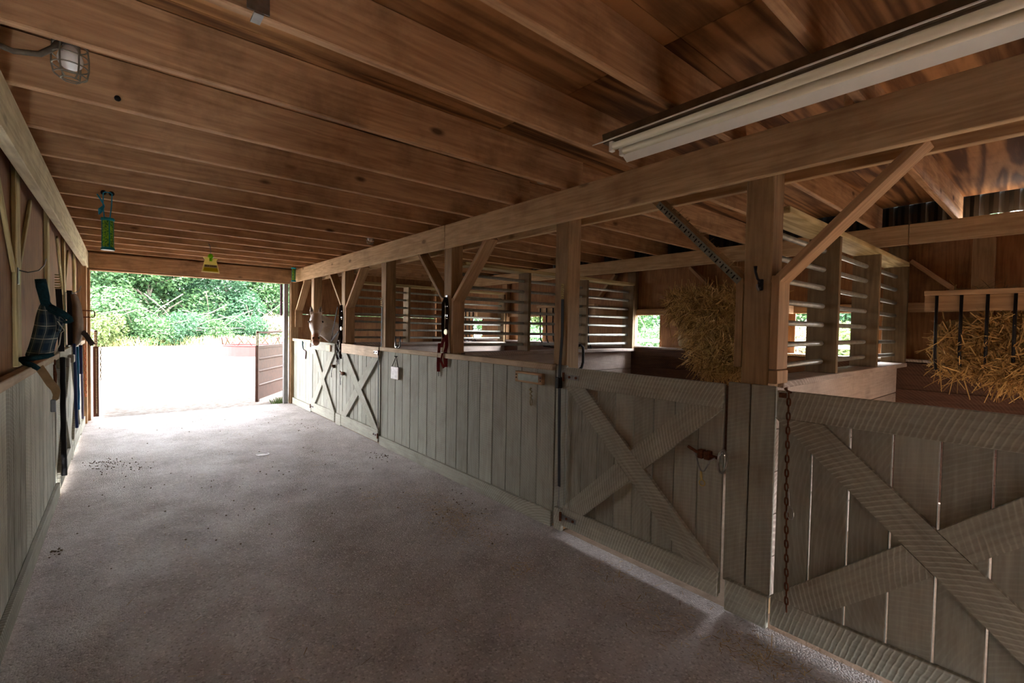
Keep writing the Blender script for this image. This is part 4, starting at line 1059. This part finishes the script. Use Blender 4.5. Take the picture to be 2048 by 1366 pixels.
chain('orange_chain', [(-0.405, 9.05, 1.20), (-0.40, 9.1, 0.45)], 0.06, 0.035, 0.006, plain('rust orange chain', (196, 112, 70), 0.7, 0.3), 'orange rusty chain hanging inside the left side of the doorway')
sn = obj('spring_snap', MB().tube([(-0.41, 5.15, 1.20), (-0.405, 5.15, 1.12), (-0.405, 5.16, 1.02)], [0.006, 0.012, 0.008], 7).tube([(-0.405, 5.15 + 0.02 * math.cos(a * 0.785), 1.215 + 0.02 * math.sin(a * 0.785)) for a in range(8)], 0.005, 5, closed=True), RUST); tag(sn, 'rusty spring snap hanging below the left cap board', 'snap')

# ------------------------------------------------------------------ gates at the doorway
def plane_frame(A, B2):
    A, B2 = V((A[0], A[1], 0)), V((B2[0], B2[1], 0)); d = (B2 - A).normalized(); n = V((-d.y, d.x, 0))
    M = Matrix(((d.x, n.x, 0, A.x), (d.y, n.y, 0, A.y), (0, 0, 1, 0), (0, 0, 0, 1)))
    return M, (B2 - A).length
M, L = plane_frame((2.02, 10.16), (2.92, 11.55))
g = thing('steel_gate', (2.4, 10.8, 0), 'half-open brown sheet steel gate at the right of the doorway', 'gate')
obj('sheet', MB().box(0.03, L - 0.03, -0.004, 0.004, 0.06, 1.10, M), BROWNSTEEL, g)
m = MB()
for z in (0.34, 0.62, 0.86): m.box(0.04, L - 0.04, -0.032, 0.032, z - 0.022, z + 0.022, M, 0.012)
obj('rib', m, BROWNSTEEL, g)
obj('frame', MB().box(0.0, 0.07, -0.028, 0.028, 0.02, 1.12, M, 0.004).box(L - 0.06, L, -0.028, 0.028, 0.06, 1.12, M, 0.004).box(0.07, L - 0.06, -0.025, 0.025, 1.06, 1.12, M, 0.004), BROWNSTEEL, g)
obj('upper_frame', MB().tube([M @ V((0.035, 0, 1.12)), M @ V((0.035, 0, 1.39)), M @ V((0.40, 0, 1.375)), M @ V((L - 0.1, 0, 1.41)), M @ V((L - 0.04, 0, 1.38)), M @ V((L - 0.04, 0, 1.12))], 0.024, 8), plain('dark rusty tube', (86, 62, 54), 0.7, 0.2), g, smooth=True)
m = MB()
for k in range(8): m.box(0.012, 0.058, -0.031, 0.031, 1.135 + k * 0.03, 1.148 + k * 0.03, M)
obj('punched_slots', m, plain('pale slot gaps', (206, 206, 176), 0.8), g)
obj('snap', MB().tube([M @ V((L - 0.10, -0.03, 0.88)), M @ V((L - 0.10, -0.04, 0.80))], 0.012, 6), BRASS, g)
M, L = plane_frame((-0.315, 9.93), (-0.42, 11.4))
g = thing('steel_gate', (-0.35, 10.4, 0), 'brown steel gate swung open at the left of the doorway, seen edge-on', 'gate')
obj('frame', MB().box(0.0, 0.05, -0.035, 0.035, 0.02, 1.14, M, 0.003), BROWNSTEEL, g)
obj('sheet', MB().box(0.05, L, -0.004, 0.004, 0.06, 1.10, M), BROWNSTEEL, g)
obj('upper_frame', MB().tube([M @ V((0.02, 0, 1.14)), M @ V((0.02, 0, 1.38)), M @ V((0.4, 0, 1.38)), M @ V((L, 0, 1.38))], 0.022, 8), plain('dark rusty tube', (86, 62, 54), 0.7, 0.2), g)
m = MB()
for k in range(9): m.box(-0.003, 0.01, -0.012, 0.02, 1.15 + k * 0.026, 1.163 + k * 0.026, M)
for k in range(40): m.box(-0.003, 0.0, -0.012, 0.0, 0.08 + k * 0.026, 0.09 + k * 0.026, M)
obj('punched_slots', m, plain('pale slot gaps', (206, 206, 176), 0.8), g)
chain('gate_chain', [(-0.26, 9.95, 1.12), (-0.262, 9.955, 0.6)], 0.06, 0.034, 0.006, plain('grey galvanized chain', (150, 144, 128), 0.5, 0.6), 'galvanized chain hanging from the left gate')
jm = obj('door_jamb', MB().box(2.425, 2.50, 9.80, 9.90, 0.0, 2.335, bev=0.004).box(2.42, 2.505, 9.795, 9.80, 0.30, 0.31).box(2.42, 2.505, 9.795, 9.80, 1.25, 1.265), plain('weathered white jamb', (150, 149, 149), 0.6, var=0.2, bscale=8)); tag(jm, kind='structure'); jm.name = 'trim_3'
pl = obj('maroon_plank', MB().box(2.38, 2.42, 9.905, 9.925, 1.72, 2.335), plain('maroon paint', (92, 58, 74), 0.6)); tag(pl, 'narrow maroon plank hanging outside the right jamb of the doorway', 'plank')

# ------------------------------------------------------------------ horse
def build_horse():
    poll = V((2.46, 7.98, 1.722)); muz = V((2.355, 7.63, 1.268))
    axis = (muz - poll).normalized()
    c = V((-2.5, -7.5, 0)).normalized()                # towards the viewer
    side = V((-c.y, c.x, 0)).normalized()               # image right is -side ... kept symmetric
    front = axis.cross(side).normalized()
    if front.dot(c) < 0: front = -front
    L = (muz - poll).length
    m = MB()
    def ring(t, w, d, off=0.0, p=0.85): return (poll + axis * (L * t) + front * off, side, front, w, d, p)
    m.loft([ring(-0.07, 0.045, 0.05, -0.05), ring(0.0, 0.075, 0.085, -0.05), ring(0.10, 0.092, 0.105, -0.055), ring(0.22, 0.103, 0.125, -0.065), ring(0.34, 0.103, 0.135, -0.07), ring(0.46, 0.085, 0.12, -0.06), ring(0.58, 0.066, 0.095, -0.045), ring(0.70, 0.054, 0.075, -0.03), ring(0.82, 0.054, 0.066, -0.02), ring(0.91, 0.058, 0.062, -0.018), ring(0.98, 0.050, 0.052, -0.022), ring(1.03, 0.032, 0.034, -0.03)])
    # brow ridges and nostril wings
    for s in (-1, 1):
        e = poll + axis * (L * 0.31) + side * (s * 0.088) + front * 0.022
        m.lathe([(0.004, -0.022), (0.02, -0.016), (0.026, 0.0), (0.02, 0.016), (0.004, 0.022)], e, 12)
        nn = poll + axis * (L * 0.885) + side * (s * 0.040) + front * 0.025
        m.lathe([(0.004, -0.026), (0.016, -0.016), (0.020, 0.0), (0.016, 0.016), (0.004, 0.026)], nn, 12)
        # ears: leaf-shaped cones, opening forward
        b0 = poll + axis * (L * 0.02) + side * (s * 0.058) + front * (-0.02)
        tip = b0 + V((0, 0, 0.155)) + side * (s * 0.018) + front * 0.03
        d = (tip - b0)
        rr = []
        for t, w, dd in ((0.0, 0.026, 0.022), (0.25, 0.036, 0.022), (0.5, 0.034, 0.018), (0.75, 0.021, 0.012), (0.95, 0.007, 0.006), (1.0, 0.003, 0.003)):
            rr.append((b0 + d * t, side, front, w, dd, 1.0))
        m.loft(rr)
    # neck and trunk along a spine
    wd = V((3.10, 8.12, 0.0))                            # withers foot point
    bd = V((0.90, 0.30, 0)).normalized()                 # body direction away from the head
    sb = V((-bd.y, bd.x, 0))
    up = V((0, 0, 1))
    sp = [(poll + V((0.02, 0.03, -0.09)) + front * -0.08, 0.080, 0.115), (poll + V((0.10, 0.05, -0.16)) + front * -0.07, 0.085, 0.145), (V((2.66, 8.03, 1.470)), 0.09, 0.155), (V((2.84, 8.03, 1.36)), 0.11, 0.18), (V((3.02, 8.08, 1.13)), 0.15, 0.21), (V((3.18, 8.15, 0.98)), 0.18, 0.23)]
    rings = []
    for i, (p, w, d) in enumerate(sp):
        t = (sp[min(i + 1, len(sp) - 1)][0] - sp[max(i - 1, 0)][0]).normalized()
        dv = sb.cross(t).normalized()
        rings.append((p, sb, dv, w, d, 1.0))
    m.loft(rings)
    tr = [(-0.06, 0.10, 0.18, 0.98), (0.05, 0.18, 0.27, 0.97), (0.22, 0.22, 0.30, 0.95), (0.45, 0.245, 0.295, 0.93), (0.7, 0.25, 0.285, 0.93), (0.92, 0.235, 0.265, 0.95), (1.08, 0.19, 0.23, 0.97), (1.18, 0.10, 0.14, 0.99)]
    m.loft([(V((3.10, 8.12, z)) + bd * s * 0.72, sb, up, w * 0.85, h * 0.78, 1.0) for s, w, h, z in tr])
    def leg(base, pts):
        rings = []
        for dx, z, w, d in pts: rings.append((V((base.x, base.y, z)) + bd * dx, sb, bd, w, d, 1.0))
        m.loft(rings)
    for s in (-1, 1):
        f = V((3.10, 8.12, 0)) + bd * 0.10 + sb * (s * 0.11)
        leg(f, [(0.02, 0.98, 0.07, 0.11), (0.0, 0.78, 0.055, 0.075), (-0.01, 0.60, 0.042, 0.050), (-0.015, 0.44, 0.042, 0.044), (0.0, 0.30, 0.026, 0.030), (0.005, 0.14, 0.032, 0.034), (-0.02, 0.06, 0.036, 0.042), (-0.03, 0.0, 0.045, 0.052)])
        h = V((3.10, 8.12, 0)) + bd * 0.74 + sb * (s * 0.11)
        leg(h, [(0.0, 1.0, 0.085, 0.15), (-0.04, 0.80, 0.07, 0.12), (-0.03, 0.66, 0.055, 0.075), (0.05, 0.50, 0.038, 0.050), (0.10, 0.42, 0.036, 0.044), (0.085, 0.28, 0.027, 0.031), (0.07, 0.13, 0.032, 0.035), (0.05, 0.06, 0.036, 0.042), (0.04, 0.0, 0.045, 0.052)])
    bm = m.bm
    bmesh.ops.recalc_face_normals(bm, faces=bm.faces)
    root = thing('horse', (3.2, 8.2, 0.0), 'grey horse with a chestnut muzzle looking over a stall door', 'horse')
    me = bpy.data.meshes.new('tmp'); bm.to_mesh(me); bm.free()
    tmp = bpy.data.objects.new('tmp', me); COL.objects.link(tmp)
    rm = tmp.modifiers.new('r', 'REMESH'); rm.mode = 'VOXEL'; rm.voxel_size = 0.0095
    dg = bpy.context.evaluated_depsgraph_get(); dg.update()
    me2 = bpy.data.meshes.new_from_object(tmp.evaluated_get(dg))
    bpy.data.objects.remove(tmp); 
    b2 = MB(); b2.bm.from_mesh(me2)
    for _ in range(3): bmesh.ops.smooth_vert(b2.bm, verts=b2.bm.verts, factor=0.5, use_axis_x=True, use_axis_y=True, use_axis_z=True)
    lay = b2.bm.verts.layers.float_color.new('coat')
    for v in b2.bm.verts:
        p = v.co - poll
        t = p.dot(axis) / L; sd = p.dot(side); fr = p.dot(front)
        near = abs(sd) < 0.12 and p.length < 0.85
        r0 = g0 = k0 = 0.0
        if near and -0.05 < t:
            if t > 0.66 and abs(sd) < 0.046 and fr > -0.02: r0 = min(1, (t - 0.66) / 0.1)
            if t > 0.90: r0 = max(r0, 0.8)
            if 0.02 < t < 0.62 and fr > -0.06: g0 = 0.9 * max(0, 1 - abs(sd) / 0.11)
            for s in (-1, 1):
                nn = axis * (L * 0.885) + side * (s * 0.046) + front * 0.042
                if (p - nn).length < 0.021: k0 = 1
            if 0.965 < t < 0.985 and fr > 0.0: k0 = 0.7
        if p.z > 0.02 and near and t < 0.1:
            for s in (-1, 1):
                e = side * (s * 0.064) + front * 0.02 + V((0, 0, 0.085))
                q = p - e
                if abs(q.dot(side)) < 0.017 and abs(q.z) < 0.055 and fr > -0.012: k0 = 0.85
        v[lay] = (r0, g0, k0, 1)
    obj('body', b2, COAT, root, smooth=True)
    for s in (-1, 1):
        e = poll + axis * (L * 0.31) + side * (s * 0.099) + front * 0.030
        q = MB(); q.lathe([(0.002, -0.017), (0.012, -0.012), (0.017, 0.0), (0.012, 0.012), (0.002, 0.017)], e, 12)
        obj('eye', q, plain('dark wet eye', (22, 16, 14), 0.1), root, smooth=True)
    q = MB(); rr = random.Random(3)
    for _ in range(260):
        t = rr.random()
        a = poll.lerp(V((2.90, 8.04, 1.53)), t) + V((0, 0, 0.03 * (1 - t)))
        q.ribbon(a + side * rr.gauss(0, 0.012), (side * (0.5 + 0.2 * rr.gauss(0, 1)) + V((0, 0, 0.1 - 0.9 * rr.random()))).normalized(), rr.uniform(0.05, 0.13), 0.006, V((0, 0, -0.03)), front)
    for _ in range(70):
        a = poll + front * 0.03 + side * rr.gauss(0, 0.012)
        q.ribbon(a, (axis + front * 0.22 + side * rr.gauss(0, 0.12)).normalized(), rr.uniform(0.04, 0.10), 0.005, V((0, 0, 0)), front)
    obj('mane', q, plain('pale mane hair', (206, 196, 176), 0.8), root)
    q = MB(); tb = V((3.10, 8.12, 1.0)) + bd * 0.84
    q.tube([tb, tb + bd * 0.06 + V((0, 0, -0.1)), tb + bd * 0.08 + V((0, 0, -0.45)), tb + bd * 0.06 + V((0, 0, -0.7))], [0.03, 0.045, 0.05, 0.02], 10)
    obj('tail', q, plain('pale mane hair', (206, 196, 176), 0.8), root, smooth=True)
build_horse()

# ------------------------------------------------------------------ paddock, feeder, fence, trees
m = MB(); m.box(-90, 110, 9.86, 120, -0.3, -0.015); struct('ground', m, GROUND)
m = MB(); m.box(6.0, 110, -60, 9.855, -0.3, -0.02); struct('ground_2', m, GROUND)
m = MB(); m.box(-90, 6.0, -60, YB - 0.001, -0.3, -0.02).box(-90, -0.60, YB, 9.855, -0.3, -0.02); struct('ground_3', m, plain('bare rear yard dirt', (116, 96, 78), 0.95, dark=(92, 74, 58), bscale=2))
fd = thing('ring_feeder', (5.0, 25.8, 0), 'faded red steel ring hay feeder standing in the paddock', 'feeder')
cx, cy, rad = 5.0, 25.9, 1.30
q = MB(); sg = 40
def circ(r, z): return [(cx + r * math.cos(2 * math.pi * k / sg), cy + r * math.sin(2 * math.pi * k / sg), z) for k in range(sg)]
a = [q.bm.verts.new(p) for p in circ(rad, 0.0)]; b2 = [q.bm.verts.new(p) for p in circ(rad, 0.50)]; c2 = [q.bm.verts.new(p) for p in circ(rad - 0.02, 0.50)]; d2 = [q.bm.verts.new(p) for p in circ(rad - 0.02, 0.0)]
for u, w in ((a, b2), (b2, c2), (c2, d2), (d2, a)):
    for k in range(sg): q.bm.faces.new((u[k], u[(k + 1) % sg], w[(k + 1) % sg], w[k]))
obj('skirt', q, REDSTEEL, fd, smooth=False)
obj('rim', MB().tube(circ(rad, 0.50), 0.03, 8, closed=True), REDSTEEL, fd, smooth=True)
for k in range(11):
    a0 = 2 * math.pi * k / 11
    def P(a, z, r=rad): return (cx + r * math.cos(a), cy + r * math.sin(a), z)
    obj('slant_bar', MB().tube([P(a0, 0.5), P(a0 + 0.20, 0.86, rad + 0.03), P(a0 + 0.25, 0.90, rad + 0.02), P(a0 + 0.30, 0.86, rad + 0.01), P(a0 + 0.50, 0.5)], 0.022, 6), REDSTEEL, fd, smooth=True)

def leaf_mesh(name, blobs, n, size, mat, seed):
    r = random.Random(seed); m = MB()
    for _ in range(n):
        bx_, by_, bz_, br = r.choices(blobs, weights=[b_[3] ** 2 for b_ in blobs])[0]
        d = V((r.gauss(0, 1), r.gauss(0, 1), r.gauss(0, 0.8))).normalized()
        p = V((bx_, by_, bz_)) + d * br * (0.55 + 0.45 * r.random() ** 0.5)
        if p.z < 0.05: p.z = r.uniform(0.05, 0.5)
        nrm = (d * 0.5 + V((r.gauss(0, 1), r.gauss(0, 1), r.gauss(0.7, 0.7)))).normalized()
        s = nrm.orthogonal().normalized(); t = nrm.cross(s)
        an = r.uniform(0, 6.28); s, t = s * math.cos(an) + t * math.sin(an), t * math.cos(an) - s * math.sin(an)
        k = size * r.uniform(0.6, 1.3)
        vs = [m.bm.verts.new(p + q_) for q_ in (-s * k, -t * k * 0.5 + nrm * k * 0.15, s * k, t * k * 0.5 + nrm * k * 0.15)]
        m.bm.faces.new(vs)
    return m
PROTO = {}
def proto_crown(kind, seed):
    r = random.Random(seed)
    if kind == 'tree':
        blobs = [(0, 0, 7.0, 2.6)]
        for k in range(22):
            a = r.uniform(0, 6.28); rr_ = r.uniform(0.8, 2.9); z = r.uniform(1.6, 10.5)
            f = 1.0 - abs(z - 5.0) / 9.0
            blobs.append((rr_ * f * math.cos(a) * 1.25, rr_ * f * math.sin(a) * 1.25, z, r.uniform(0.9, 1.7)))
        m = leaf_mesh('c', blobs, 17000, 0.135, None, seed)
    else:
        blobs = []
        for k in range(12):
            a = r.uniform(0, 6.28); rr_ = r.uniform(0, 1.5)
            blobs.append((rr_ * math.cos(a), rr_ * math.sin(a), r.uniform(0.4, 1.5), r.uniform(0.5, 0.9)))
        m = leaf_mesh('c', blobs, 5200, 0.085, None, seed)
    me = bpy.data.meshes.new('crown'); m.bm.to_mesh(me); m.bm.free()
    return me
def trunk_mesh(seed, h=6.0, r0=0.22):
    r = random.Random(seed); m = MB()
    pts = [V((0, 0, 0))]
    for k in range(6): pts.append(V((r.gauss(0, 0.12) * k, r.gauss(0, 0.12) * k, h * (k + 1) / 6)))
    m.tube(pts, [r0 * (1 - 0.13 * k) for k in range(7)], 8)
    for k in range(9):
        p = pts[2 + k % 4]; d = V((r.gauss(0, 1), r.gauss(0, 1), r.uniform(0.2, 1.2))).normalized()
        e = p + d * r.uniform(1.5, 3.2)
        m.tube([p, p.lerp(e, 0.5) + V((0, 0, 0.2)), e], [r0 * 0.4, r0 * 0.25, 0.03], 6)
    bmesh.ops.recalc_face_normals(m.bm, faces=m.bm.faces)
    me = bpy.data.meshes.new('trunk'); m.bm.to_mesh(me); m.bm.free(); me.materials.append(BARK)
    return me
def crown_set(kind, mats, seed):
    out = []
    for i, mt in enumerate(mats):
        me = proto_crown(kind, seed + i); me.materials.append(mt); out.append(me)
    return out
TREES = crown_set('tree', (LEAF_A, LEAF_B, LEAF_C), 100)
BUSH = crown_set('bush', (LEAF_A, LEAF_C, LEAF_D, LEAF_B), 200)
TRUNK, STEM = [trunk_mesh(5), trunk_mesh(6)], trunk_mesh(8, 1.2, 0.05)
def plant(name, me, tr, x, y, s, rz, label, cat, group, sz=1.0):
    root = thing(name, (x, y, -0.02), label, cat, group)
    root.scale = (s, s, s * (0.78 if name == 'tree' else 1.0) * sz); root.rotation_euler = (0, 0, rz)
    o = bpy.data.objects.new('crown', me); COL.objects.link(o); o.parent = root
    o = bpy.data.objects.new('trunk', tr); COL.objects.link(o); o.parent = root
COLN = ['fresh green', 'deep green', 'yellow green']
spots = [(-6.5, 43, 1.05, 1), (-2.2, 41, 0.95, 0), (2.0, 44, 1.1, 0), (6.0, 46, 1.0, 1), (10.5, 49, 1.1, 0), (15, 50, 1.15, 1), (20, 53, 1.2, 0), (25.5, 56, 1.2, 1), (31, 58, 1.25, 0), (0.5, 50, 1.3, 2), (8.0, 55, 1.35, 1), (17, 60, 1.5, 2), (27, 66, 1.5, 0), (-9.5, 50, 1.3, 2), (37, 62, 1.3, 1)]
TL = ['at the left edge of the doorway', 'second from the left edge of the doorway', 'third from the left edge of the doorway', 'left of the yellow fly bag', 'below the yellow fly bag', 'right of the yellow fly bag', 'beyond the ring feeder', 'beyond the half-open steel gate', 'beside the right jamb of the doorway', 'taller, behind left of the fly bag', 'taller, behind below the fly bag', 'taller, behind right of the fly bag', 'taller, behind near the right jamb', 'taller, behind at the left edge', 'hidden at the far right behind the corner post']
for i, (x, y, s, k) in enumerate(spots):
    plant('tree', TREES[k], TRUNK[i % 2], x, y, s, i * 1.3, f'{COLN[k]} leafy tree across the paddock, {TL[i]}', 'tree', 'trees beyond the paddock')
bs_ = [(-3.5, 38.5, 1.3, 1), (-1.4, 38, 1.1, 1), (0.8, 39.5, 1.2, 0), (3.0, 40, 1.2, 3), (5.4, 42, 1.25, 0), (8.2, 42.5, 1.2, 3), (10.6, 43.5, 1.25, 2), (13.0, 46, 1.1, 2), (15.8, 47, 1.2, 0), (19, 49, 1.3, 3), (22.5, 50, 1.3, 1), (26.5, 52, 1.3, 2), (31, 54, 1.3, 0)]
BL = ['at the foot of the leftmost trees', 'second along the tree line', 'third along the tree line', 'fourth along the tree line', 'fifth along the tree line', 'sixth along the tree line', 'seventh along the tree line, blossoming', 'eighth along the tree line, blossoming', 'ninth along the tree line', 'tenth along the tree line', 'eleventh along the tree line', 'twelfth along the tree line, pinkish', 'last along the tree line before the right jamb']
for i, (x, y, s, k) in enumerate(bs_):
    plant('shrub', BUSH[k], STEM, x, y, s, i * 2.1, f'low leafy shrub across the paddock, {BL[i]}', 'shrub', 'shrubs along the tree line')
ws = [(24, 3.5, 0.9, 1), (23, 7.5, 0.85, 0), (26, 12.0, 1.0, 1), (24, 17.5, 0.95, 0), (22, 23.0, 0.95, 2), (23, 28.5, 1.0, 0), (28, 9.8, 1.2, 2), (28, 20, 1.2, 1)]
WL = ['through the nearest pipe rails, right one', 'through the nearest pipe rails, left one', 'left of the big hay bale', 'behind the window left of the hay bale', 'through the window beside the black strap post', 'through the far stall window', 'taller, behind the nearest rails', 'taller, behind the far stall window']
for i, (x, y, s, k) in enumerate(ws):
    plant('tree', TREES[k], TRUNK[i % 2], x, y, s, i * 0.9 + 0.4, f'{COLN[k]} tree outside the stall windows, {WL[i]}', 'tree', 'trees outside the stall windows')
for i, (x, y, k) in enumerate(((19, 4.2, 1), (18.5, 6.4, 2), (19.5, 9.5, 0), (19, 12.6, 0), (19.5, 16.5, 1), (19, 20.5, 0))):
    plant('shrub', BUSH[k], STEM, x, y, 1.0, i * 1.7, f'low shrub outside the stall windows, {ORD[i]} from the nearest stall', 'shrub', 'shrubs outside the stall windows')
WP = wood('weathered white fence', 'z', (206, 204, 198), (160, 156, 150), dirt=0.2); WPX = wood('weathered white fence', 'y', (206, 204, 198), (160, 156, 150), dirt=0.2)
fn = thing('paddock_fence', (15, 8, 0), 'pale post and rail fence outside the stall windows', 'fence')
for k in range(12):
    obj('fence_post', MB().box(14.93, 15.07, -1.5 + k * 2.05 - 0.06, -1.5 + k * 2.05 + 0.06, 0.0, 1.45), WP, fn)
for z in (0.45, 0.85, 1.2): obj('fence_rail', MB().box(15.07, 15.11, -1.6, 21.2, z - 0.05, z + 0.05), WPX, fn)
fn = thing('wire_fence', (3, 38, 0), 'thin post and wire fence at the far edge of the paddock', 'fence')
for k in range(14):
    obj('fence_post', MB().box(-9 + k * 2.9 - 0.05, -9 + k * 2.9 + 0.05, 37.0 + k * 0.85 - 0.05, 37.0 + k * 0.85 + 0.05, 0.0, 1.3), BARK, fn)
for z in (0.5, 0.9, 1.2): obj('wire', MB().tube([(-9, 37, z), (28.7, 48.05, z)], 0.008, 5), STEEL, fn)
q = MB(); r = random.Random(77)
for _ in range(9000):
    u = r.random(); x = -8 + 44 * u; y = 35.5 + 0.28 * (x + 8) + abs(r.gauss(0, 2.2))
    d = V((r.gauss(0, 0.3), r.gauss(0, 0.3), 1)).normalized()
    q.ribbon(V((x, y, -0.02)), d, r.uniform(0.25, 0.75), 0.03, V((r.gauss(0, 0.1), 0, 0)), V((0, -1, 0.2)))
tag(obj('tall_grass', q, m_leaf('dry green grass', (150, 140, 96), (100, 118, 62))), 'tall half-dry grass along the foot of the tree line', 'grass', kind='stuff')
q = MB()
for _ in range(1400):
    x, y = r.uniform(11.5, 18.5), r.uniform(-1, 24)
    q.ribbon(V((x, y, -0.02)), V((r.gauss(0, 0.3), r.gauss(0, 0.3), 1)).normalized(), r.uniform(0.15, 0.4), 0.03, V((0, 0, 0)), V((-1, 0, 0.2)))
tag(obj('lawn_grass', q, LEAF_A), 'short green grass outside the stall windows', 'grass', kind='stuff')
q = MB()
for _ in range(70):
    q.ribbon(V((2.38 + r.gauss(0, 0.05), 9.98 + r.gauss(0, 0.05), -0.015)), V((r.gauss(0, 0.5), r.gauss(0, 0.5), 1)).normalized(), r.uniform(0.05, 0.13), 0.012, V((0, 0, 0)), V((0, -1, 0.2)))
tag(obj('weed_tuft', q, LEAF_C), 'small green weed tuft at the foot of the right door jamb', 'weed')

# ------------------------------------------------------------------ light
w = bpy.data.worlds.new('sky'); S.world = w; w.use_nodes = True
bgn = w.node_tree.nodes['Background']
bgn.inputs[0].default_value = (0.95, 0.96, 1.0, 1); bgn.inputs[1].default_value = 2.8
sun = bpy.data.lights.new('sun', 'SUN'); sun.energy = 4.0; sun.angle = math.radians(12); sun.color = (1.0, 0.95, 0.86)
so = bpy.data.objects.new('sun', sun); COL.objects.link(so)
so.rotation_euler = V((0.25, 0.60, -0.76)).to_track_quat('-Z', 'Y').to_euler()
def portal(loc, rot, sx, sy):
    l = bpy.data.lights.new('daylight_portal', 'AREA'); l.shape = 'RECTANGLE'; l.size = sx; l.size_y = sy; l.cycles.is_portal = True
    o = bpy.data.objects.new('daylight_portal', l); COL.objects.link(o); o.location = loc; o.rotation_euler = rot
portal((1.05, YE + 0.2, 1.2), (-math.pi / 2, 0, 0), 3.0, 2.5)
portal((2.12, YB - 0.05, 0.12), (math.pi / 2, 0, 0), 0.75, 0.25)
portal((4.1, YB - 0.05, 0.685), (math.pi / 2, 0, 0), 1.6, 0.27)
for a, b2 in WINS: portal((XO + 0.06, (a + b2) / 2, 1.54), (0, math.pi / 2, 0), 0.5, b2 - a)

# ------------------------------------------------------------------ camera
F = 932.68; yaw, pitch, roll = 0.69742, -0.027953, 0.018073
fw = V((math.sin(yaw) * math.cos(pitch), math.cos(yaw) * math.cos(pitch), math.sin(pitch)))
r0 = V((math.cos(yaw), -math.sin(yaw), 0)); u0 = r0.cross(fw)
rv = r0 * math.cos(roll) + u0 * math.sin(roll); uv = u0 * math.cos(roll) - r0 * math.sin(roll)
cam = bpy.data.cameras.new('camera'); cam.sensor_width = 36; cam.lens = F * 36 / 2048; cam.clip_start = 0.02; cam.clip_end = 500
co = bpy.data.objects.new('camera', cam); COL.objects.link(co)
co.matrix_world = Matrix(((rv.x, uv.x, -fw.x, 0), (rv.y, uv.y, -fw.y, 0), (rv.z, uv.z, -fw.z, 1.55), (0, 0, 0, 1)))
S.camera = co
S.view_settings.view_transform = 'Standard'; S.view_settings.look = 'None'
S.view_settings.gamma = 1.0; S.view_settings.use_curve_mapping = False
S.view_settings.exposure = 4.38
S.cycles.max_bounces = 10; S.cycles.diffuse_bounces = 8; S.cycles.glossy_bounces = 3; S.cycles.transmission_bounces = 4
S.cycles.sample_clamp_indirect = 15.0
S.cycles.use_denoising = True
